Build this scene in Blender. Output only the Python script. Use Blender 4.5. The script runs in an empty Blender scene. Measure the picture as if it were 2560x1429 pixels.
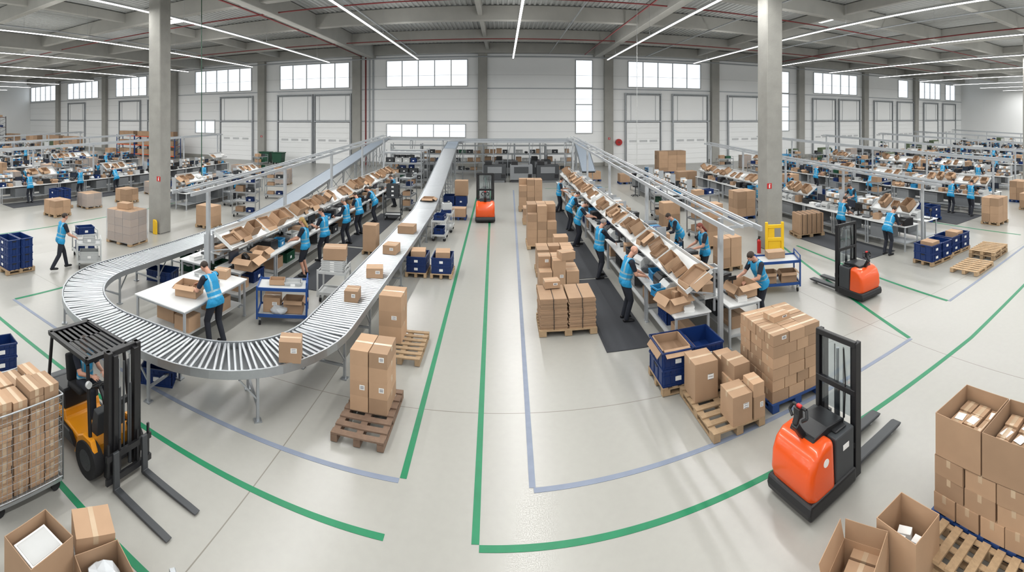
import bpy, bmesh, math, random
import numpy as np
from mathutils import Vector, Matrix, Euler
R=random.Random(11)
V=Vector
COL=bpy.context.scene.collection
rad=math.radians
# ------------------------------------------------------------------ materials
def mat(name,col,rough=.5,metal=0.,var=.06,scale=6.,bump=0.,bscale=60.,objvar=0.,emit=0.,coat=0.):
    m=bpy.data.materials.new(name); m.use_nodes=True
    nt=m.node_tree; n=nt.nodes; l=nt.links
    b=n['Principled BSDF']
    tc=n.new('ShaderNodeTexCoord')
    no=n.new('ShaderNodeTexNoise'); no.inputs['Scale'].default_value=scale; no.inputs['Detail'].default_value=4
    l.new(tc.outputs['Object'],no.inputs['Vector'])
    mx=n.new('ShaderNodeMix'); mx.data_type='RGBA'
    mx.inputs[6].default_value=(*[max(0,c*(1-var)) for c in col],1)
    mx.inputs[7].default_value=(*[min(1,c*(1+var)) for c in col],1)
    l.new(no.outputs['Fac'],mx.inputs[0])
    out=mx.outputs[2]
    if objvar:
        oi=n.new('ShaderNodeObjectInfo'); mr=n.new('ShaderNodeMapRange')
        mr.inputs[3].default_value=1-objvar; mr.inputs[4].default_value=1+objvar
        l.new(oi.outputs['Random'],mr.inputs[0])
        hs=n.new('ShaderNodeHueSaturation'); l.new(mr.outputs[0],hs.inputs['Value']); l.new(out,hs.inputs['Color'])
        out=hs.outputs[0]
    l.new(out,b.inputs['Base Color'])
    b.inputs['Roughness'].default_value=rough; b.inputs['Metallic'].default_value=metal
    if coat: b.inputs['Coat Weight'].default_value=coat
    if emit:
        b.inputs['Emission Color'].default_value=(*col,1); b.inputs['Emission Strength'].default_value=emit
    if bump:
        n2=n.new('ShaderNodeTexNoise'); n2.inputs['Scale'].default_value=bscale
        l.new(tc.outputs['Object'],n2.inputs['Vector'])
        bp=n.new('ShaderNodeBump'); bp.inputs['Strength'].default_value=bump; bp.inputs['Distance'].default_value=.01
        l.new(n2.outputs['Fac'],bp.inputs['Height']); l.new(bp.outputs[0],b.inputs['Normal'])
    return m
CARD=mat('cardboard',(.375,.25,.16),.8,var=.12,scale=3,objvar=.2)
CARDB=mat('cardboard_dark',(.30,.20,.128),.8,var=.1,scale=3)
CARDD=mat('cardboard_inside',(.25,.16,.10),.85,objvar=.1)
CARDE=mat('cardboard_edge',(.22,.14,.085),.9,var=.5,scale=90)
TAPE=mat('packing_tape',(.48,.37,.26),.25)
WHITE=mat('white_paper',(.72,.72,.71),.6)
PRINT=mat('printed_ink',(.12,.12,.13),.6)
WOOD=mat('pallet_wood',(.38,.27,.165),.8,var=.3,scale=14,bump=.3,objvar=.18)
WOODO=mat('weathered_wood',(.18,.12,.085),.85,var=.3,scale=14,bump=.4)
BLUEW=mat('blue_painted_wood',(.015,.05,.17),.6)
BLUEP=mat('blue_plastic',(.008,.030,.125),.35,var=.05,objvar=.1)
BLUEF=mat('blue_frame_paint',(.012,.06,.22),.35)
CYANP=mat('light_blue_plastic',(.025,.22,.42),.4)
GREENP=mat('green_plastic',(.012,.075,.04),.4)
STEEL=mat('galvanised_steel',(.40,.42,.44),.38,.75,var=.08,scale=12)
ROLL=mat('roller_steel',(.47,.49,.51),.32,.85,var=.06)
ALU=mat('aluminium_paint',(.42,.44,.46),.4,.3)
LGREY=mat('light_grey_paint',(.46,.47,.47),.45)
TABLE=mat('white_laminate',(.60,.61,.61),.4)
MGREY=mat('mid_grey_paint',(.20,.21,.22),.45)
DGREY=mat('dark_grey_plastic',(.048,.052,.057),.5)
BLACK=mat('black_paint',(.014,.014,.016),.4)
RUBBER=mat('black_rubber',(.016,.016,.018),.8,bump=.2)
MATM=mat('rubber_mat',(.040,.043,.050),.8,bump=.4,bscale=120)
ORANGE=mat('orange_paint',(.66,.085,.008),.3,coat=.4,var=.04)
YELLOW=mat('yellow_paint',(.68,.28,.012),.35,coat=.3,var=.04)
YEL2=mat('safety_yellow',(.74,.47,.02),.4)
RED=mat('red_paint',(.46,.02,.02),.35)
DRED=mat('sprinkler_red',(.22,.035,.035),.5)
CONC=mat('precast_concrete',(.38,.375,.35),.8,var=.14,scale=1.5,bump=.15,bscale=25)
COLC=mat('column_concrete',(.285,.28,.26),.85,var=.22,scale=2.2,bump=.3,bscale=18)
CONCB=mat('beam_concrete',(.40,.395,.37),.85,var=.12,scale=1.2)
DECK=mat('roof_deck_steel',(.46,.47,.465),.5,.1)
PANEL=mat('wall_panel',(.90,.91,.91),.5,var=.02,scale=.4)
JOINT=mat('panel_joint_grey',(.60,.61,.62),.6)
DOORM=mat('door_panel_white',(.93,.94,.94),.45,var=.02,scale=.6)
GIRT=mat('grey_girt_steel',(.40,.42,.44),.45,.3)
BELT=mat('conveyor_belt',(.23,.265,.31),.45,var=.05)
LGREEN=mat('green_floor_tape',(.006,.175,.078),.45,var=.2,scale=5)
LBLUE=mat('bluegrey_floor_tape',(.19,.22,.285),.5,var=.15,scale=5)
EMIT=mat('light_diffuser',(1,1,1),.5,var=0,emit=6)
SCREEN=mat('monitor_glass',(.03,.04,.06),.15)
FRAMEW=mat('window_frame',(.5,.51,.52),.5)
SKIN=mat('skin',(.50,.275,.195),.5,var=.05)
LIP=mat('lips',(.42,.18,.13),.5)
EYE=mat('eye_dark',(.06,.045,.04),.3)
SHIRT=mat('navy_shirt',(.016,.020,.032),.85,var=.2,scale=9)
TROUS=mat('dark_trousers',(.018,.021,.031),.85,var=.25,scale=7)
SHOE=mat('black_shoe',(.012,.012,.014),.5)
VEST=mat('blue_vest_fabric',(.014,.25,.47),.7,var=.2,scale=9,bump=.4,bscale=12)
REFL=mat('reflective_strip',(.25,.40,.48),.3,.3)
HAIRD=mat('dark_hair',(.03,.018,.012),.6,var=.3,scale=40)
HAIRB=mat('blond_hair',(.30,.20,.07),.6,var=.3,scale=40)
HAIRR=mat('auburn_hair',(.16,.035,.02),.6,var=.3,scale=40)
HAIRG=mat('grey_hair',(.22,.20,.19),.6,var=.3,scale=40)
BAG=mat('polythene_bag',(.46,.48,.50),.3)
OLIVE=mat('olive_fabric',(.10,.13,.08),.8)
def clearmat(name,fac,colr,diff=False):
    m=bpy.data.materials.new(name); m.use_nodes=True
    nt=m.node_tree; nt.nodes.clear()
    o=nt.nodes.new('ShaderNodeOutputMaterial'); mx=nt.nodes.new('ShaderNodeMixShader'); tr=nt.nodes.new('ShaderNodeBsdfTransparent')
    gl=nt.nodes.new('ShaderNodeBsdfPrincipled' if diff else 'ShaderNodeBsdfGlossy'); gl.inputs['Roughness'].default_value=.25 if diff else .05
    if diff: gl.inputs['Base Color'].default_value=(.6,.62,.65,1)
    mx.inputs[0].default_value=fac; tr.inputs[0].default_value=(*colr,1)
    nt.links.new(tr.outputs[0],mx.inputs[1]); nt.links.new(gl.outputs[0],mx.inputs[2]); nt.links.new(mx.outputs[0],o.inputs[0]); return m
GLASS=clearmat('window_glass',.06,(.95,.98,1)); FILM=clearmat('stretch_film',.32,(.93,.94,.95),True)
FLOOR=bpy.data.materials.new('polished_concrete'); FLOOR.use_nodes=True
nt=FLOOR.node_tree; n=nt.nodes; l=nt.links; b=n['Principled BSDF']
ge=n.new('ShaderNodeNewGeometry'); sx=n.new('ShaderNodeSeparateXYZ'); l.new(ge.outputs['Position'],sx.inputs[0])
def joint(sock,off,half):
    a=n.new('ShaderNodeMath'); a.operation='ADD'; l.new(sock,a.inputs[0]); a.inputs[1].default_value=off
    p=n.new('ShaderNodeMath'); p.operation='PINGPONG'; l.new(a.outputs[0],p.inputs[0]); p.inputs[1].default_value=half
    c=n.new('ShaderNodeMath'); c.operation='LESS_THAN'; l.new(p.outputs[0],c.inputs[0]); c.inputs[1].default_value=.008
    return c.outputs[0]
j1=joint(sx.outputs[0],3.1,5.4); j2=joint(sx.outputs[1],-7.5,6.0)
jm=n.new('ShaderNodeMath'); jm.operation='MAXIMUM'; l.new(j1,jm.inputs[0]); l.new(j2,jm.inputs[1])
n1=n.new('ShaderNodeTexNoise'); n1.inputs['Scale'].default_value=.22; n1.inputs['Detail'].default_value=2; l.new(ge.outputs['Position'],n1.inputs['Vector'])
n2=n.new('ShaderNodeTexNoise'); n2.inputs['Scale'].default_value=9.; n2.inputs['Detail'].default_value=3; l.new(ge.outputs['Position'],n2.inputs['Vector'])
am=n.new('ShaderNodeMath'); am.operation='MULTIPLY_ADD'; l.new(n1.outputs[0],am.inputs[0]); am.inputs[1].default_value=.7
am2=n.new('ShaderNodeMath'); am2.operation='MULTIPLY'; l.new(n2.outputs[0],am2.inputs[0]); am2.inputs[1].default_value=.3; l.new(am2.outputs[0],am.inputs[2])
cr=n.new('ShaderNodeMix'); cr.data_type='RGBA'; l.new(am.outputs[0],cr.inputs[0])
cr.inputs[6].default_value=(.285,.281,.26,1); cr.inputs[7].default_value=(.375,.37,.345,1)
mj=n.new('ShaderNodeMix'); mj.data_type='RGBA'; l.new(jm.outputs[0],mj.inputs[0]); l.new(cr.outputs[2],mj.inputs[6]); mj.inputs[7].default_value=(.19,.18,.155,1)
l.new(mj.outputs[2],b.inputs['Base Color'])
b.inputs['Roughness'].default_value=.29
# ------------------------------------------------------------------ mesh builder
class M:
    def __init__(s): s.v=[]; s.f=[]; s.m=[]; s.s=[]
    def add(s,vs,fs,mi=0,sm=False):
        o=len(s.v); s.v+=[tuple(x) for x in vs]
        for f in fs: s.f.append([i+o for i in f]); s.m.append(mi); s.s.append(sm)
        return s
    def box(s,c,d,mi=0,rot=None):
        x,y,z=[q/2 for q in d]; c=V(c)
        vs=[V((a*x,b_*y,e*z)) for a in(-1,1) for b_ in(-1,1) for e in(-1,1)]
        if rot is not None: vs=[rot@q for q in vs]
        return s.add([q+c for q in vs],[(0,1,3,2),(4,6,7,5),(0,4,5,1),(2,3,7,6),(0,2,6,4),(1,5,7,3)],mi)
    def b2(s,a,b_,mi=0):
        return s.box([(p+q)/2 for p,q in zip(a,b_)],[abs(q-p) for p,q in zip(a,b_)],mi)
    def beam(s,p0,p1,w,h,mi=0,up=(0,0,1)):
        p0=V(p0);p1=V(p1);d=(p1-p0).normalized();up=V(up)
        if abs(d.dot(up))>.98: up=V((0,1,0))
        sd=d.cross(up).normalized(); u2=sd.cross(d)
        vs=[p+sd*(a*w/2)+u2*(e*h/2) for p in(p0,p1) for a,e in((-1,-1),(1,-1),(1,1),(-1,1))]
        return s.add(vs,[(0,1,2,3),(7,6,5,4),(0,4,5,1),(1,5,6,2),(2,6,7,3),(3,7,4,0)],mi)
    def cyl(s,p0,p1,r,r2=None,n=12,mi=0,caps=True):
        p0=V(p0);p1=V(p1);r2=r if r2 is None else r2
        d=(p1-p0).normalized(); a=d.orthogonal().normalized(); b_=d.cross(a)
        vs=[]
        for p,q in((p0,r),(p1,r2)):
            for i in range(n):
                t=2*math.pi*i/n; vs.append(p+a*(q*math.cos(t))+b_*(q*math.sin(t)))
        s.add(vs,[(i,(i+1)%n,n+(i+1)%n,n+i) for i in range(n)],mi,True)
        if caps:
            s.add(vs[:n],[tuple(range(n))[::-1]],mi); s.add(vs[n:],[tuple(range(n))],mi)
        return s
    def tube(s,pts,r,n=8,mi=0):
        for a,b_ in zip(pts,pts[1:]): s.cyl(a,b_,r,n=n,mi=mi)
        return s
    def ext(s,poly,axis,a,b_,mi=0):
        def p3(p,t):
            if axis==0: return (t,p[0],p[1])
            if axis==1: return (p[0],t,p[1])
            return (p[0],p[1],t)
        k=len(poly); vs=[p3(p,a) for p in poly]+[p3(p,b_) for p in poly]
        return s.add(vs,[tuple(range(k))[::-1],tuple(range(k,2*k))]+[(i,(i+1)%k,k+(i+1)%k,k+i) for i in range(k)],mi)
    def merge(s,me,mt,mimap=None):
        vs=[mt@v_.co for v_ in me.vertices]; o_=len(s.v); s.v+=[tuple(x) for x in vs]
        for p in me.polygons: s.f.append([i+o_ for i in p.vertices]); s.m.append(mimap[p.material_index] if mimap else p.material_index); s.s.append(False)
        return s
    def mesh(s,name,mats,bevel=0.,seg=1,smooth=False):
        me=bpy.data.meshes.new(name); me.from_pydata(s.v,[],s.f)
        me.polygons.foreach_set('material_index',s.m); me.polygons.foreach_set('use_smooth',s.s)
        for m_ in (mats if isinstance(mats,(list,tuple)) else [mats]): me.materials.append(m_)
        bm=bmesh.new(); bm.from_mesh(me)
        if bevel: bmesh.ops.remove_doubles(bm,verts=bm.verts,dist=1e-5)
        bmesh.ops.recalc_face_normals(bm,faces=bm.faces)
        if bevel:
            ed=[e for e in bm.edges if len(e.link_faces)==2 and e.calc_face_angle(0)>.6]
            bmesh.ops.bevel(bm,geom=ed,offset=bevel,segments=seg,affect='EDGES',profile=.5,clamp_overlap=True)
            if smooth:
                for f in bm.faces: f.smooth=True
        bm.to_mesh(me); bm.free(); return me
# ------------------------------------------------------------------ objects
def obj(name,me,loc=(0,0,0),rot=(0,0,0),parent=None,label=None,scale=None):
    o=bpy.data.objects.new(name,me); COL.objects.link(o)
    o.location=loc; o.rotation_euler=rot
    if scale: o.scale=(scale,)*3 if isinstance(scale,(int,float)) else scale
    if parent: o.parent=parent
    if label: o['label']=label
    if me is None: o.empty_display_size=.2
    return o
def struct(name,me,loc=(0,0,0),rot=(0,0,0)):
    o=obj(name,me,loc,rot); o['kind']='structure'; return o
def put(kind,loc,rot=0,label=None,group=None,scale=None,parts=True):
    r=rot if isinstance(rot,(tuple,list)) else (0,0,rot)
    o=obj(kind['name'],kind.get('mesh'),loc,r,scale=scale)
    o['label']=label or kind['label']; o['category']=kind['cat']
    if group: o['group']=group
    if parts:
        for p in kind.get('parts',[]):
            c=obj(p[0],p[1],p[2] if len(p)>2 else (0,0,0),p[3] if len(p)>3 else (0,0,0),o)
            for q in (p[4] if len(p)>4 else []):
                obj(q[0],q[1],q[2] if len(q)>2 else (0,0,0),q[3] if len(q)>3 else (0,0,0),c)
    return o
def K(name,label,cat,mesh=None,parts=()): return dict(name=name,label=label,cat=cat,mesh=mesh,parts=list(parts))
# ---------------------------------------------------------------- cartons
_c={}
def carton_kind(w,d,h,far=False,lab=True):
    w,d,h=[max(.05,round(q/.02)*.02) for q in(w,d,h)]; k=(w,d,h,far,lab)
    if k in _c: return _c[k]
    b_=M(); b_.box((0,0,h/2),(w,d,h),0)
    b_.box((0,0,h+.0006),(w*.995,.004,.001),1)
    me=b_.mesh('carton',[CARD,CARDE],.004 if not far else 0)
    parts=[]
    if not far:
        t=M(); t.box((0,0,h+.0012),(w+.002,.055,.0012))
        for s_ in(-1,1): t.box((s_*(w/2+.001),0,h-.04),(.0014,.055,.082))
        parts.append(('packing_tape',t.mesh('tape',TAPE)))
        if lab:
            q=M(); q.box((w*.18,-d/2-.0015,h*.6),(min(.11,w*.28),.0015,min(.08,h*.32)),0)
            for i in range(3): q.box((w*.18,-d/2-.0026,h*.6+(i-1)*h*.07),(min(.08,w*.2),.0012,.008),1)
            parts.append(('shipping_label',q.mesh('shipping_label',[WHITE,PRINT])))
    _c[k]=K('cardboard_carton','closed brown cardboard carton sealed with tape','carton',me,parts); return _c[k]
CL=[]
def carton(x,y,z,w,d,h,rot=0,label=None,group=None,far=None,lab=None):
    if lab is None: lab=R.random()<.35
    CL.append((x,y,z,w,d,h,rot,label,group,far,lab))
def flush_cartons():
    CL.sort(key=lambda c:-(((c[3]+c[4])*.5*c[5]+c[3]*c[4]*.3)/(c[0]**2+c[1]**2+9)))
    for i,(x,y,z,w,d,h,rot,label,group,far,lab) in enumerate(CL[:298]):
        if far is None: far=(x*x+y*y)>14**2
        put(carton_kind(w,d,h,far,lab),(x,y,z),rot,label,group)
    q=M()
    for (x,y,z,w,d,h,rot,label,group,far,lab) in CL[298:]:
        q.box((x,y,z+h/2),(w,d,h),R.choice([0,0,1]),Matrix.Rotation(rot,3,'Z'))
    o_=obj('cardboard_cartons',q.mesh('cartons',[CARD,CARDB])); o_['kind']='stuff'; o_['label']='many closed brown cardboard cartons stored across the hall'; o_['category']='cartons'
def open_kind(w,d,h,flap=.5,up=False,far=False):
    w,d,h=[round(q/.02)*.02 for q in(w,d,h)]; k=('o',w,d,h,flap,up,far)
    if k in _c: return _c[k]
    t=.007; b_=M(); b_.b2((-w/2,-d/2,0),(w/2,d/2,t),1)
    for s_ in(-1,1):
        b_.box((0,s_*(d/2-t/2),h/2),(w,t,h)); b_.box((s_*(w/2-t/2),0,h/2),(t,d-2*t,h))
    def flapm(L,wd):
        f=M(); f.box((0,L/2,0),(wd,L,.006)); return f.mesh('flap',CARD)
    pr=[]
    if flap>0:
        fl=d*flap; e=rad(78) if up else rad(-40)
        f1=flapm(fl,w*.98); f2=flapm(fl,d*.96)
        for (lx,ly,rz,fm,de) in((0,d/2,0,f1,0),(0,-d/2,math.pi,f1,.3),(-w/2,0,math.pi/2,f2,-.2),(w/2,0,-math.pi/2,f2,.15)):
            Rm=(Matrix.Rotation(rz,3,'Z')@Matrix.Rotation(e+de,3,'X')).to_euler()
            pr.append(('flap',fm,(lx,ly,h),tuple(Rm)))
    if far and pr:
        for (_,fm,lo,ro) in pr: b_.merge(fm,Matrix.Translation(lo)@Euler(ro).to_matrix().to_4x4())
        pr=[]
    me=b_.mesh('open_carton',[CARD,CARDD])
    _c[k]=K('open_cardboard_box','open brown cardboard box with flaps folded out','box',me,pr); return _c[k]
def opencart(x,y,z,w,d,h,rot=0,flap=.5,up=False,label=None,group=None,far=None):
    if far is None: far=(x*x+y*y)>13**2
    return put(open_kind(w,d,h,flap,up,far),(x,y,z),rot,label,group)
def bundle_kind(w,d,h,n_=24,dirz=True):
    k=('b',w,d,h,dirz)
    if k in _c: return _c[k]
    q=M(); rr_=random.Random(5)
    for i in range(n_):
        jx,jy=rr_.uniform(-.012,.012),rr_.uniform(-.012,.012)
        if dirz: q.box((jx,jy,(i+.5)*h/n_),(w-rr_.uniform(0,.03),d-rr_.uniform(0,.03),h/n_*.88),i%2)
        else: q.box((-w/2+(i+.5)*w/n_,jy,h/2+jx*.5),(w/n_*.88,d-rr_.uniform(0,.03),h-rr_.uniform(0,.02)),i%2)
    me=q.mesh('bundle',[CARD,CARDB])
    s=M()
    s.box((0,-d/2-.008,h/2),(.014,.004,h)); s.box((0,0,h+.004),(.014,d,.004)); s.box((0,d/2+.008,h/2),(.014,.004,h))
    _c[k]=K('flattened_cardboard_bundle','strapped bundle of flattened brown cardboard blanks','cardboard',me,[('strap',s.mesh('strap',BLACK))]); return _c[k]
# ---------------------------------------------------------------- pallets
def pallet_mesh(m_,w=.8,d=1.2):
    b_=M()
    for i in range(7): b_.box((0,-d/2+.05+i*(d-.1)/6,.133),(w,.1,.022))
    for x in(-w/2+.05,0,w/2-.05):
        for y in(-d/2+.07,0,d/2-.07): b_.box((x,y,.072),(.1,.14,.078))
        b_.box((x,0,.115),(.1,d,.014)) ; b_.box((x,0,.022),(.1,d,.022))
    return b_.mesh('pallet',m_)
PAL=K('wooden_pallet','pale wooden pallet with spaced deck boards','pallet',pallet_mesh(WOOD))
PALO=K('wooden_pallet','weathered dark brown wooden pallet','pallet',pallet_mesh(WOODO))
PALB=K('blue_pallet','blue painted pallet under stacked goods','pallet',pallet_mesh(BLUEW))
PH=.144
def stack(x,y,nx,ny,nz,w,d,h,rot=0,pal=PAL,z=PH,label='closed brown cardboard carton stacked on a pallet',group='cartons stacked on a pallet',far=None,skip=(),palsize=None,j=.006,lab=None):
    if pal:
        sc=((max(nx*w,.5)+.04)/.8,(max(ny*d,.5)+.04)/1.2,1) if palsize is None else palsize
        put(pal,(x,y,0),rot,scale=sc,group='pallets on the hall floor')
    c,s_=math.cos(rot),math.sin(rot)
    for k in range(nz):
        for i in range(nx):
            for q in range(ny):
                if (i,q,k) in skip: continue
                lx=(i-(nx-1)/2)*w; ly=(q-(ny-1)/2)*d
                carton(x+lx*c-ly*s_,y+lx*s_+ly*c,z+k*h,w-.012,d-.012,h-.003,rot+R.uniform(-j,j),label,group,far,lab)
def wrap(x,y,w,d,z0,z1,rot=0):
    q=M(); n_=10; pr=[]
    for k in range(n_+1):
        z=z0+(z1-z0)*k/n_; jj=[R.uniform(-.012,.012) for _ in range(8)]
        pr.append([(-w/2+jj[0],-d/2+.03,z),(-w/2+.03,-d/2+jj[1],z),(w/2-.03,-d/2+jj[2],z),(w/2+jj[3],-d/2+.03,z),(w/2+jj[4],d/2-.03,z),(w/2-.03,d/2+jj[5],z),(-w/2+.03,d/2+jj[6],z),(-w/2+jj[7],d/2-.03,z)])
    vs=[p for r_ in pr for p in r_]; q.add(vs,[(8*k+i,8*k+(i+1)%8,8*k+8+(i+1)%8,8*k+8+i) for k in range(n_) for i in range(8)],0,True)
    put(K('stretch_wrap','clear plastic stretch film wrapped around a carton stack','plastic film',q.mesh('film',FILM)),(x,y,0),rot,group='stretch film on pallets')
# ---------------------------------------------------------------- crates
def crate_mesh(w,d,h,m_):
    b_=M(); t=.012; b_.b2((-w/2,-d/2,0),(w/2,d/2,.01))
    for s_ in(-1,1):
        b_.box((0,s_*(d/2-t/2-.008),h/2),(w-.016,t,h)); b_.box((s_*(w/2-t/2-.008),0,h/2),(t,d-.016,h))
        b_.box((0,s_*(d/2-.008),h-.015),(w,.03,.03)); b_.box((s_*(w/2-.008),0,h-.015),(.03,d,.03))
        b_.box((0,s_*(d/2-.004),.03),(w*.96,.012,.02)); b_.box((0,s_*(d/2-.004),h*.62),(w*.96,.012,.012))
        for i in range(6): b_.box((-w/2+.05+i*(w-.1)/5,s_*(d/2-.003),h*.45),(.012,.014,h*.8))
        for i in range(4): b_.box((s_*(w/2-.003),-d/2+.05+i*(d-.1)/3,h*.45),(.014,.012,h*.8))
        b_.box((s_*(w/2-.001),0,h*.78),(.012,.14,.035),1)
    b_.box((0,-d/2+.002,h*.42),(.11,.014,.075),2)
    return b_.mesh('crate',[m_,BLACK,WHITE])
CR={}; CQ=[]
def crate(x,y,z,w=.6,d=.4,h=.3,m_=None,rot=0,label=None,group='stacking crates'):
    CQ.append((x,y,z,w,d,h,m_ or BLUEP,rot,label,group))
def flush_crates():
    CQ.sort(key=lambda c:-(c[3]*c[5]+c[3]*c[4]*.3)/(c[0]**2+c[1]**2+9))
    ml=[BLUEP,BLACK,WHITE,GREENP,CYANP,LGREY,DGREY]; q=M()
    for i,(x,y,z,w,d,h,m_,rot,label,group) in enumerate(CQ):
        if i<296:
            k=(w,d,h,m_.name)
            if k not in CR:
                nm={'blue_plastic':'dark blue','green_plastic':'dark green','light_blue_plastic':'light blue','light_grey_paint':'light grey','dark_grey_plastic':'dark grey'}[m_.name]
                CR[k]=K('plastic_crate',nm+' plastic stacking crate with ribbed sides','crate',crate_mesh(w,d,h,m_))
            put(CR[k],(x,y,z),rot,label,group)
        else:
            mi=ml.index(m_); rt=Matrix.Rotation(rot,3,'Z'); P=V((x,y,z))
            for s_ in(-1,1):
                q.box(P+rt@V((0,s_*(d/2-.01),h/2)),(w,.02,h),mi,rt); q.box(P+rt@V((s_*(w/2-.01),0,h/2)),(.02,d-.04,h),mi,rt)
            q.box(P+rt@V((0,0,.01)),(w-.04,d-.04,.02),mi,rt)
    if len(CQ)>296:
        o_=obj('plastic_crates',q.mesh('crates',ml)); o_['kind']='stuff'; o_['label']='many blue and grey plastic crates stored across the hall'; o_['category']='crates'
# ================================================================= SETTING
XL,XR,YB,YF,ZC=-76.,71.,46.,-12.,12.3
f=M(); f.b2((XL,YF,-.2),(XR,YB,0)); struct('floor',f.mesh('floor',FLOOR))
wins=[(-75.8,-67.3),(-63.7,-55.5),(-51.4,-44.9),(-36.3,-27.9),(-24.2,-15.9),(-11.9,-3.5),(12.8,21.1),(36.8,44.6),(53.3,55.7),(58.5,64.4),(65.9,69.)]
op=[(a,b_,8.05,10.8) for a,b_ in wins]+[(7.3,9.1,3.3,10.8),(31.6,33.0,3.3,10.6),(-11.9,-3.7,2.9,4.3),(-36.3,-33.2,3.0,4.7)]
xs=sorted(set([XL,XR]+[o_[0] for o_ in op]+[o_[1] for o_ in op])); zs=sorted(set([0,ZC]+[o_[2] for o_ in op]+[o_[3] for o_ in op]))
w_=M()
for a,b_ in zip(xs,xs[1:]):
    for c,d in zip(zs,zs[1:]):
        cx,cz=(a+b_)/2,(c+d)/2
        if any(o_[0]<cx<o_[1] and o_[2]<cz<o_[3] for o_ in op): continue
        w_.add([(a,YB,c),(b_,YB,c),(b_,YB,d),(a,YB,d)],[(0,1,2,3)])
struct('wall_back',w_.mesh('wall',PANEL))
w_=M(); w_.b2((XL-.2,YF,0),(XL,YB,ZC)); struct('wall_left',w_.mesh('wall',PANEL))
w_=M(); w_.b2((XR,YF,0),(XR+.2,YB,ZC)); struct('wall_right',w_.mesh('wall',PANEL))
w_=M(); w_.b2((XL,YF-.2,0),(XR,YF,5.0)); w_.b2((XL,YF-.2,10.8),(XR,YF,ZC)); struct('wall_front',w_.mesh('wall',PANEL))
for i,(a,b_,c,d) in enumerate(op):
    q=M(); n_=max(1,round((b_-a)/1.68)); fr=.08
    q.b2((a,YB-.12,c),(b_,YB+.05,c+fr)); q.b2((a,YB-.12,d-fr),(b_,YB+.05,d))
    for k in range(n_+1):
        x=a+(b_-a)*k/n_; x=min(max(x,a+fr/2),b_-fr/2); q.b2((x-fr/2,YB-.1,c+fr),(x+fr/2,YB+.05,d-fr))
    if d-c>5:
        for zz in(6.2,7.9): q.b2((a+fr,YB-.1,zz),(b_-fr,YB+.05,zz+.1))
    q.add([(a,YB,c),(b_,YB,c),(b_,YB,d),(a,YB,d)],[(0,1,2,3)],1)
    struct('window_%d'%(i+1),q.mesh('window',[FRAMEW,GLASS]))
tn=[0]
def trim(me,loc=(0,0,0)):
    tn[0]+=1; return struct('trim_%d'%tn[0],me,loc)
for z in(4.56,7.85,11.35):
    q=M(); q.b2((XL,YB-.1,z-.05),(XR,YB-.01,z+.05)); trim(q.mesh('girt',GIRT))
q=M()
for z in(1.2,2.4,3.5,5.7,6.8,9.2): q.b2((XL,YB-.012,z-.012),(XR,YB-.002,z+.012))
trim(q.mesh('panel_joints',JOINT))
q=M(); q.b2((XL,YB-.03,0),(XR,YB-.004,.35)); trim(q.mesh('plinth',CONC))
doors=[(-63.3,-58.9),(-50.4,-46.2),(-44.5,-40.6),(-32.2,-27.8),(-24.3,-20.2),(-19.8,-15.8),(12.6,16.3),(17.8,21.8),(24.5,28.7),(36.7,40.4),(41.2,44.9),(48,51.8),(53.1,56.8),(59.7,63.4),(65.1,68.8)]
for i,(a,b_) in enumerate(doors):
    w=b_-a
    q=M()
    for k in range(8): q.b2((a+.05,YB-.2,k*.55+.005),(b_-.05,YB-.14,k*.55+.545))
    for k in range(3):
        x=a+w*(.2+.3*k); q.b2((x-.42,YB-.215,2.38),(x+.42,YB-.2,2.60),1)
    q.b2((a+.05,YB-.15,4.65),(b_-.05,YB-.12,7.35),0)
    struct('door_%d'%(i+1),q.mesh('door',[DOORM,JOINT,DGREY]))
    q=M()
    for x in(a-.08,b_+.08): q.b2((x-.05,YB-.3,0),(x+.05,YB-.03,7.4))
    q.b2((a-.15,YB-.34,4.47),(b_+.15,YB-.05,4.58)); q.cyl((a,YB-.3,7.3),(b_,YB-.3,7.3),.05,n=8)
    for x in(a+.5,b_-.5): q.b2((x-.015,YB-.2,4.6),(x+.015,YB-.16,7.3))
    q.b2((a-.15,YB-.33,7.4),(b_+.15,YB-.1,7.48))
    trim(q.mesh('door_track',GIRT))
vs=[];fs=[];x=XL
prof=[(0,0),(.13,0),(.17,.07),(.31,.07),(.35,0)]
pts=[]
while x<XR:
    for (a,b_) in prof[:4]: pts.append((x+a,ZC+b_))
    x+=.35
for (a,b_) in pts: vs+= [(a,YF,b_),(a,YB,b_)]
for i in range(len(pts)-1): fs.append((2*i,2*i+1,2*i+3,2*i+2))
q=M(); q.add(vs,fs); struct('ceiling',q.mesh('ceiling',DECK))
CX=[-57.,-35.2,-13.3,9.45,31.6,54.2]
def trimbox(a,b_,m_,bev=.03):
    q=M(); q.b2(a,b_); trim(q.mesh('structural_member',m_,bev))
for x in CX: trimbox((x-.3,YF,11.0),(x+.3,YB,12.28),CONCB)
for y in(-2,6.5,14.5,22.5,30.5,38.5,45.4): trimbox((XL,y-.25,11.3),(XR,y+.25,12.27),CONCB)
for x in(-1.5,-24,20.5,-46,42.5,64.5): trimbox((x-.15,YF,11.6),(x+.15,YB,12.26),CONCB)
for x in(-66.3,-53.7,-39.6,-26.4,-15.0,-2.0,10.7,22.7,34.6,46.,57.4): trimbox((x-.45,YB-.55,0),(x+.45,YB-.0,11.3),CONC)
for x in CX[1:]:
    q=M(); q.b2((-.34,-.34,0),(.34,.34,11.0)); me=q.mesh('column',COLC,.03)
    o_=obj('concrete_column',me,(x,14.4,0)); o_['label']='square grey precast concrete column rising to the roof'; o_['category']='column'; o_['group']='hall columns'
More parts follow.
